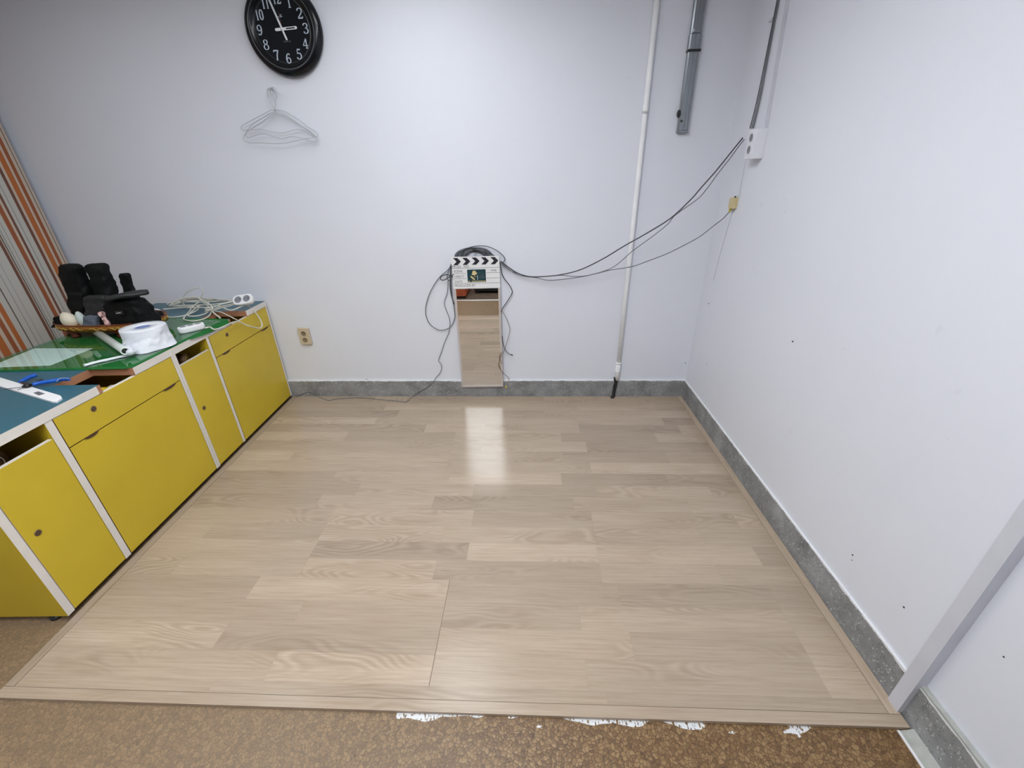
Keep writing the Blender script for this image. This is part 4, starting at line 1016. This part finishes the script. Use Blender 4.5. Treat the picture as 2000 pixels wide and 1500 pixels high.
def wcord(px, r, m_, label, off=.012, offs=None, grp=G2, n=6, cat='cable', nm='cable'):
    pts = [bk(x, y, (offs(i/(len(px)-1)) if offs else off)) for i, (x, y) in enumerate(px)]
    return cord(nm, pts, r, m_, label, cat, n, 7, grp)
wcord([(908, 486), (928, 481), (950, 481), (968, 488), (980, 497), (986, 505), (984, 511), (979, 514), (973, 510), (966, 500), (950, 492), (930, 490)], .0026, 'wire', 'grey cable loop swinging out at the upper right corner of the mirror', .020)
wcord([(882, 517), (874, 528), (862, 538), (852, 550), (844, 563), (838, 576), (833, 592), (831, 607), (833, 620), (839, 632), (848, 640), (860, 645), (872, 643), (880, 638), (886, 628), (888.5, 616), (887, 601), (884, 586), (882, 565), (880.5, 545), (881, 525)], .0028, 'wiremid', 'grey cable hanging in a wide loop left of the mirror', .014)
wcord([(881, 516), (876, 530), (873, 541), (877, 548), (882, 540)], .0028, 'wiremid', 'short grey cable bend beside the upper left of the mirror', .022)
wcord([(885, 541), (876, 537), (868, 537), (861, 541), (861, 546), (867, 547), (876, 542), (886, 536)], .0030, 'wire', 'small horizontal loop of grey cable left of the clapper board', .030)
wcord([(881, 518), (880, 540), (879.5, 560), (882, 578), (887, 594)], .0042, 'wire', 'thick black cable pressed against the left edge of the mirror', .012)
pts = [bk(x, y, .012) for (x, y) in [(875, 548), (874, 570), (869, 585), (868, 595), (873, 609), (878, 622), (878.6, 637), (876, 651), (868.5, 668), (861.6, 689), (856.4, 704), (860.7, 710), (862.8, 718.5), (859, 729), (851, 738)]]
pts += [bk(845.7, 747, .018), bk(832, 758, .018), bk(818, 766, .018)]
pts += [zp(806, 774.5, .0035), zp(798, 782, .003), zp(790, 785.3, .003), zp(777, 783.3, .003), zp(757, 782, .003), zp(733.5, 779.3, .003), zp(699.5, 776.5, .003), zp(670.5, 778.5, .003), zp(655, 779.3, .003), zp(645, 782, .003), zp(636, 780.7, .003), zp(628, 777.2, .003), zp(621, 774.3, .003), bk(612, 769, .015), bk(602.5, 765.7, .015), bk(591, 769.5, .016), zp(578, 774.2, .003)]
cord('cable', pts, .0022, 'wiremid', 'thin grey cable dropping left of the mirror and trailing along the skirting', 'cable', 5, 7, G2)
wcord([(977, 512), (980, 533), (985, 544), (992, 553), (998, 562), (1000.5, 570), (998, 577), (990, 590), (980, 605), (978.5, 612)], .0030, 'wire', 'dark cable bulging out to the right of the clapper board', .022)
wcord([(979, 606), (983, 611), (987, 618), (993, 632), (996, 644), (993, 658), (989, 672), (985.5, 684), (981, 692.5), (976, 701), (974, 713), (979.5, 725.5), (988, 733), (994, 739), (993, 744)], .0020, 'wirebrown', 'thin brown cable snaking down the lower right edge of the mirror', .034)
wcord([(981, 656), (982, 668), (985.5, 680), (991.6, 689), (999, 693)], .0026, 'wire', 'short dark cable with a plug tip right of the mirror', .030)
mb = MB(); mb.tube([bk(998, 692.5, .030), bk(1001.5, 694, .030)], .0045, 10); single(mb, 'plug_tip', 'black', bk(1000, 693, .030), 'black plug tip on the short cable right of the mirror', 'plug')
wcord([(979.5, 687.5), (976, 694), (976, 702), (980, 709.5)], .0020, 'wirebrown', 'small curl of brown wire over the mirror edge', .034)
mb = MB(); mb.lathe([(.004, -.010), (.0052, -.006), (.0052, .006), (.0030, .012), (0, .013)], bk(988.5, 756, .020), (0, 0, 1), 14); single(mb, 'yellow_plug', 'foam', bk(988.5, 756, .020), 'tiny yellow plug resting on the skirting beside the mirror foot', 'plug')

# swags from the mirror to the boxes on the right wall
def swoff(x): return .028+.235*max(0, (x-985)/(1456-985))**1.35
def swag(L, r, m_, label, end=None, k=1.):
    pts = [bk(x, y, swoff(x)*k) for (x, y) in L]
    if end is not None: pts.append(end)
    return cord('cable', pts, r, m_, label, 'cable', 6, 8, 'cables swagged from the mirror to the right wall')
ends = [rt(1459, 262, .018), rt(1460, 268, .02)]
swag([(978, 510), (984, 515), (1004, 529.5), (1019, 536.5), (1040, 540.5), (1085, 538), (1130, 528), (1175, 507), (1220, 480), (1265, 454.5), (1310, 426), (1349, 390), (1370, 366), (1400, 332), (1433, 291), (1451, 269)], .0036, 'wire', 'thickest dark cable of the swag, running from the mirror up to the white socket box')
swag([(979, 513), (992, 524), (1010, 536), (1040, 541.5), (1075, 539), (1100, 538), (1122, 540), (1145, 538.5), (1175, 531), (1199, 521), (1220, 504), (1235, 490.5), (1274, 462), (1304, 438), (1319, 420), (1361, 390), (1382, 367), (1400, 342), (1424.5, 311), (1442, 287), (1454, 272)], .0024, 'wiremid', 'thinner grey cable sagging just below the thickest one', k=.93)
swag([(979, 516), (1000, 530), (1025, 538), (1049, 543), (1076, 547.5), (1130, 541.5), (1166, 534), (1190, 528), (1235, 520.5), (1265, 510), (1304, 495), (1340, 477), (1367, 462), (1394, 441), (1412, 427)], .0026, 'wiremid', 'lowest grey cable of the swag, ending at the small yellowed box', end=rt(1424, 414.5, .016), k=.9)
c0 = rt(1424.5, 414, .016); mb = MB(); c1 = rt(1427.5, 407, .016); mb.tube([c0, c0+(c1-c0)*.5, c1], [.004, .007, .008], 12)
single(mb, 'cable_plug', 'foam', c0, 'yellow plug at the underside of the small yellowed box', 'plug')

# ------------------------------------------------------------------ outlet on the back wall
def disc(mb, c, n, r, d0, mi=(0, 1)):
    mb.lathe([(r*1.10, 0), (r*1.10, d0), (r, d0), (r*.97, .0016), (0, .0014)], c, n, 32, mi=[mi[0]]*3+[mi[1]])
a, b = bk(581, 641, .02), bk(608.5, 670.5, .02)
x0, x1 = -1.668, -1.588; zt_, zb_ = .556, .432
ot = thing('wall_outlet', ((x0+x1)/2, YB, zb_), 'ivory double wall outlet to the right of the desks', 'outlet')
mb = MB(); mb.box(x0, x1, YB-.024, YB, zb_, zt_, bev=.003); mb.build('housing', 'ivory', ot)
for zz in (.516, .467):
    mb = MB(); c = ((x0+x1)/2, YB-.0237, zz); disc(mb, c, (0, -1, 0), .0185, .0025)
    for dx in (-.0095, .0095): mb.lathe([(.0026, 0), (0, .0001)], (c[0]+dx, YB-.0248, zz), (0, -1, 0), 8, mi=2)
    mb.build('socket', ['ivory', 'ivory_dark', 'black'], ot)

# ------------------------------------------------------------------ pipe
pt, pb = bk(1283.5, 0, .014), bk(1205, 738, .014)
d = (pt-pb)/(pt[2]-pb[2])
pp = thing('wall_pipe', (pb[0], YB, 0), 'slim white painted vertical pipe on the back wall', 'pipe')
def PX(z): return pb+d*(z-pb[2])
top = PX(ZC-.001)
mb = MB(); mb.tube([PX(.175), PX(1.0), PX(1.83), top], .0145, 20); mb.build('tube', 'pipe', pp)
mb = MB(); mb.tube([PX(1.80), PX(1.812), PX(1.815), PX(1.845)], [.0145, .0145, .0162, .0162], 20); mb.build('coupling', 'pipe', pp)
mb = MB(); z = .248; mb.tube([PX(.140), PX(.218), PX(.219), PX(z+.022)], [.0168]*4, 20); mb.tube([PX(.268), PX(.28)], .020, 20); mb.tube([PX(.208), PX(.214)], .0185, 20); mb.build('bottom_sleeve', 'pipe', pp)
mb = MB(); mb.tube(smooth_path([bk(1201, 737, .014), bk(1203, 745, .016), bk(1201, 755, .02), bk(1199, 765, .026), zp(1197, 775, .008), zp(1193, 776.5, .004)], 4), [.010, .011, .0135, .015, .0125, .0115, .012, .013, .0135, .013, .012, .011, .011, .0105, .011, .012, .013, .013, .012, .011, .010][:21], 10)
mb.build('taped_end', 'black', pp)

# ------------------------------------------------------------------ grey metal pole
gx, gd = .868, .030
gp = thing('metal_track', (gx, YB, 1.712), 'grey telescopic metal channel hanging down the back wall near the corner', 'metal channel')
def chan(z0, z1, w, dpt, nm, m_='alu'):
    mb = MB(); pr = [(-w/2, 0), (-w/2, -dpt*.82), (-w*.40, -dpt), (-w*.05, -dpt), (-w*.02, -dpt*.93), (w*.05, -dpt*.93), (w*.08, -dpt), (w*.22, -dpt), (w*.25, -dpt*.93), (w*.32, -dpt*.93), (w*.35, -dpt), (w*.46, -dpt*.97), (w/2, -dpt*.82), (w/2, 0)]
    n = len(pr); vs = [(gx+p_[0]-.004*(z-1.7)*0, YB+p_[1], z) for z in (z0, z1) for p_ in pr]
    mb.add(vs, [(i, (i+1) % n, n+(i+1) % n, n+i) for i in range(n)]+[tuple(range(n)), tuple(range(n, 2*n))[::-1]]); return mb.build(nm, m_, gp)
za, zb2 = bk(1350, 66, .03)[2], bk(1346, 98, .03)[2]
chan(1.715, zb2, .058, .030, 'lower_channel'); chan(zb2+.004, za, .062, .034, 'collar'); chan(za+.004, ZC-.001, .056, .030, 'upper_channel')
mb = MB(); mb.box(gx-.034, gx+.034, YB-.036, YB-.001, zb2-.006, zb2+.004, bev=.002); mb.build('clamp_ring', 'black', gp)
mb = MB(); mb.box(gx-.031, gx+.031, YB-.033, YB-.001, 1.703, 1.716, bev=.003); mb.build('end_cap', 'alu', gp)
kz = bk(1326, 222, .02)[2]; mb = MB(); mb.lathe([(.012, 0), (.019, .004), (.019, .010), (.012, .014), (0, .015)], (gx-.026, YB-.016, kz), (-1, 0, 0), 22); mb.build('knob', 'black', gp)
mb = MB(); mb.lathe([(.006, 0), (.006, .001), (0, .0014)], (gx-.016, YB-.0302, bk(1331, 236, .03)[2]), (0, -1, 0), 14); mb.build('screw', 'darksteel', gp)
mb = MB(); c = bk(1353, 61, .034); mb.lathe([(.007, 0), (.006, .003), (0, .004)], (gx-.018, YB-.031, c[2]+.004), (0, -1, 0), 14); mb.build('rivet', 'steel', gp)

# ------------------------------------------------------------------ boxes and wiring on the right wall
bx = thing('socket_box', (XR, 2.42, 1.555), 'white surface-mounted double socket box on the right wall near the corner', 'socket box')
mb = MB(); mb.box(XR-.056, XR, 2.381, 2.458, 1.555, 1.684, bev=.002); mb.build('housing', 'boxwhite', bx)
for zz in (1.648, 1.596):
    mb = MB(); c = (XR-.0558, 2.420, zz); disc(mb, c, (-1, 0, 0), .0185, .0025)
    for dy in (-.0095, .0095): mb.lathe([(.0026, 0), (0, .0001)], (XR-.0572, 2.42+dy, zz), (-1, 0, 0), 8, mi=2)
    mb.build('socket', ['boxwhite', 'sockgrey', 'black'], bx)
sb = thing('junction_box', (XR, 2.57, 1.313), 'small yellowed junction box below the white socket box', 'junction box')
s0, s1 = rt(1443, 387), rt(1440, 408)
d_ = .030; y_near = s0[1]; yf = rt(1425, 387)[1]*(XR-d_)/XR
mb = MB(); mb.box(XR-d_, XR, y_near, yf, 1.316, 1.372, bev=.002); mb.build('housing', 'yellowed', sb)
mb = MB(); mb.tube([(XR-.012, y_near+.02, 1.371), (XR-.012, y_near+.02, 1.379)], .005, 10); mb.build('grommet', 'black', sb)
# wires coming down to the socket box
for i, (dx, m_, nm) in enumerate(((0, 'wire', 'left'), (3.2, 'wiremid', 'middle'), (6, 'wiremid', 'right'))):
    L = [(1519.5+dx*.5, -8), (1513+dx*.6, 25), (1509+dx*.6, 45), (1502+dx*.7, 80), (1492+dx*.8, 130), (1484+dx*.9, 170), (1474+dx, 215), (1464.5+dx*1.1, 251)]
    pts = [rt(x, y, .006) for x, y in L]; a = pts[0]; pts[0] = a; u = (pts[0]-pts[1])/np.linalg.norm(pts[0]-pts[1])
    pts = [a+u*((ZC-.002-a[2])/u[2])]+pts
    cord('cable', pts, .0024, m_, nm+' one of three grey cables running down the right wall to the socket box', 'cable', 4, 7, 'grey cables down the right wall')
mb = MB(); c = rt(1508, 38, .004); mb.box(c[0]-.008, XR, c[1]-.014, c[1]+.02, c[2]-.006, c[2]+.006, bev=.002); single(mb, 'cable_clip', 'post', c, 'pale clip holding the grey cables near the top of the right wall', 'clip')
p0, p1 = rt(1541, 0, 0), rt(1498, 251, 0); u = (p0-p1)/(p0-p1)[2]
mb = MB(); w = .011
t_, b_ = p1+u*(ZC-.001-p1[2]), p1
vs = [(XR-.009, b_[1]-w, b_[2]), (XR-.009, b_[1]+w, b_[2]), (XR-.009, t_[1]+w, t_[2]), (XR-.009, t_[1]-w, t_[2])]
vs += [(XR, v[1], v[2]) for v in vs]
mb.add(vs, [(0, 1, 2, 3), (7, 6, 5, 4), (0, 4, 5, 1), (1, 5, 6, 2), (2, 6, 7, 3), (3, 7, 4, 0)])
single(mb, 'cable_duct', 'post', (XR, b_[1], b_[2]), 'narrow white cable duct from the top of the right wall down to the socket box', 'cable duct')
cord('painted_wire', [rt(1457, 309, .003), rt(1453, 330, .003), rt(1448, 355, .003), rt(1443, 384, .004)], .0016, 'post', 'thin painted wire between the white and the yellowed box', 'wire')
cord('painted_wire', [rt(1431, 409, .003), rt(1426, 428, .003), rt(1416, 462, .003), rt(1404, 505, .003), rt(1393, 548, .003)], .0016, 'post', 'thin painted wire running down below the yellowed box', 'wire')

# ------------------------------------------------------------------ things behind the camera that the mirror shows
t = thing('wooden_chest', (-1.22, -.55, ZF), 'reddish-brown wooden chest, seen only in the wall mirror', 'chest')
mb = MB(); mb.box(-1.55, -.885, -.98, -.13, ZF+.03, .36, bev=.006); mb.build('body', 'terracotta', t)
mb = MB(); mb.box(-1.57, -.875, -1.0, -.12, .36, .385, bev=.004); mb.build('lid', 'terracotta', t)
mb = MB(); mb.box(-1.53, -.90, -.96, -.15, ZF, ZF+.03); mb.build('plinth', 'black', t)
mb = MB(); mb.box(XL, XR-.01, YN, -.05, ZF+.0003, ZF+.004); struct(mb, 'floor', 'darkfloor')
t = thing('low_bench', (-.4, -.95, ZF), 'low black bench, seen only in the wall mirror', 'bench')
mb = MB(); mb.box(-.80, .1, -1.25, -.40, .02, .17, bev=.006); mb.build('seat', 'black', t)
for (x, y) in ((-.75, -.43), (.07, -.43), (-.75, -1.22), (.07, -1.22)):
    mb = MB(); mb.box(x-.02, x+.02, y-.02, y+.02, ZF+.004, .02); mb.build('leg', 'black', t)

# ------------------------------------------------------------------ ceiling lamps
def lamp(x, y, w, d_, label, m_='lamp'):
    t = thing('ceiling_lamp', (x, y, ZC), label, 'ceiling lamp', 'white ceiling lamps')
    mb = MB()
    for (a, b, c, e) in ((x-w/2-.02, x+w/2+.02, y-d_/2-.02, y-d_/2), (x-w/2-.02, x+w/2+.02, y+d_/2, y+d_/2+.02), (x-w/2-.02, x-w/2, y-d_/2, y+d_/2), (x+w/2, x+w/2+.02, y-d_/2, y+d_/2)):
        mb.box(a, b, c, e, ZC-.035, ZC)
    mb.build('frame', 'lamp_frame', t)
    mb = MB(); mb.box(x-w/2, x+w/2, y-d_/2, y+d_/2, ZC-.03, ZC-.01); mb.build('diffuser', m_, t)
lamp(-.62, 2.10, .55, .55, 'small square white ceiling lamp nearest the back wall', 'lamp_dim')
lamp(-.85, .38, 1.0, 1.15, 'large square white ceiling lamp panel above the camera', 'lamp_panel')
lamp(-.85, -1.02, 1.0, 1.15, 'large square white ceiling lamp panel behind the camera', 'lamp_panel')
lamp(-.24, 1.05, .30, 1.2, 'long white ceiling lamp over the laminate floor', 'lamp')
lamp(.75, -1.2, .30, 1.2, 'unseen long fill lamp added near the right wall behind the camera', 'lamp_fill')  # extra fill light added out of view on the right
lamp(-2.1, 1.35, .30, 1.2, 'unseen long fill lamp added above the desks', 'lamp_dim')  # added out of view to brighten the dim left side
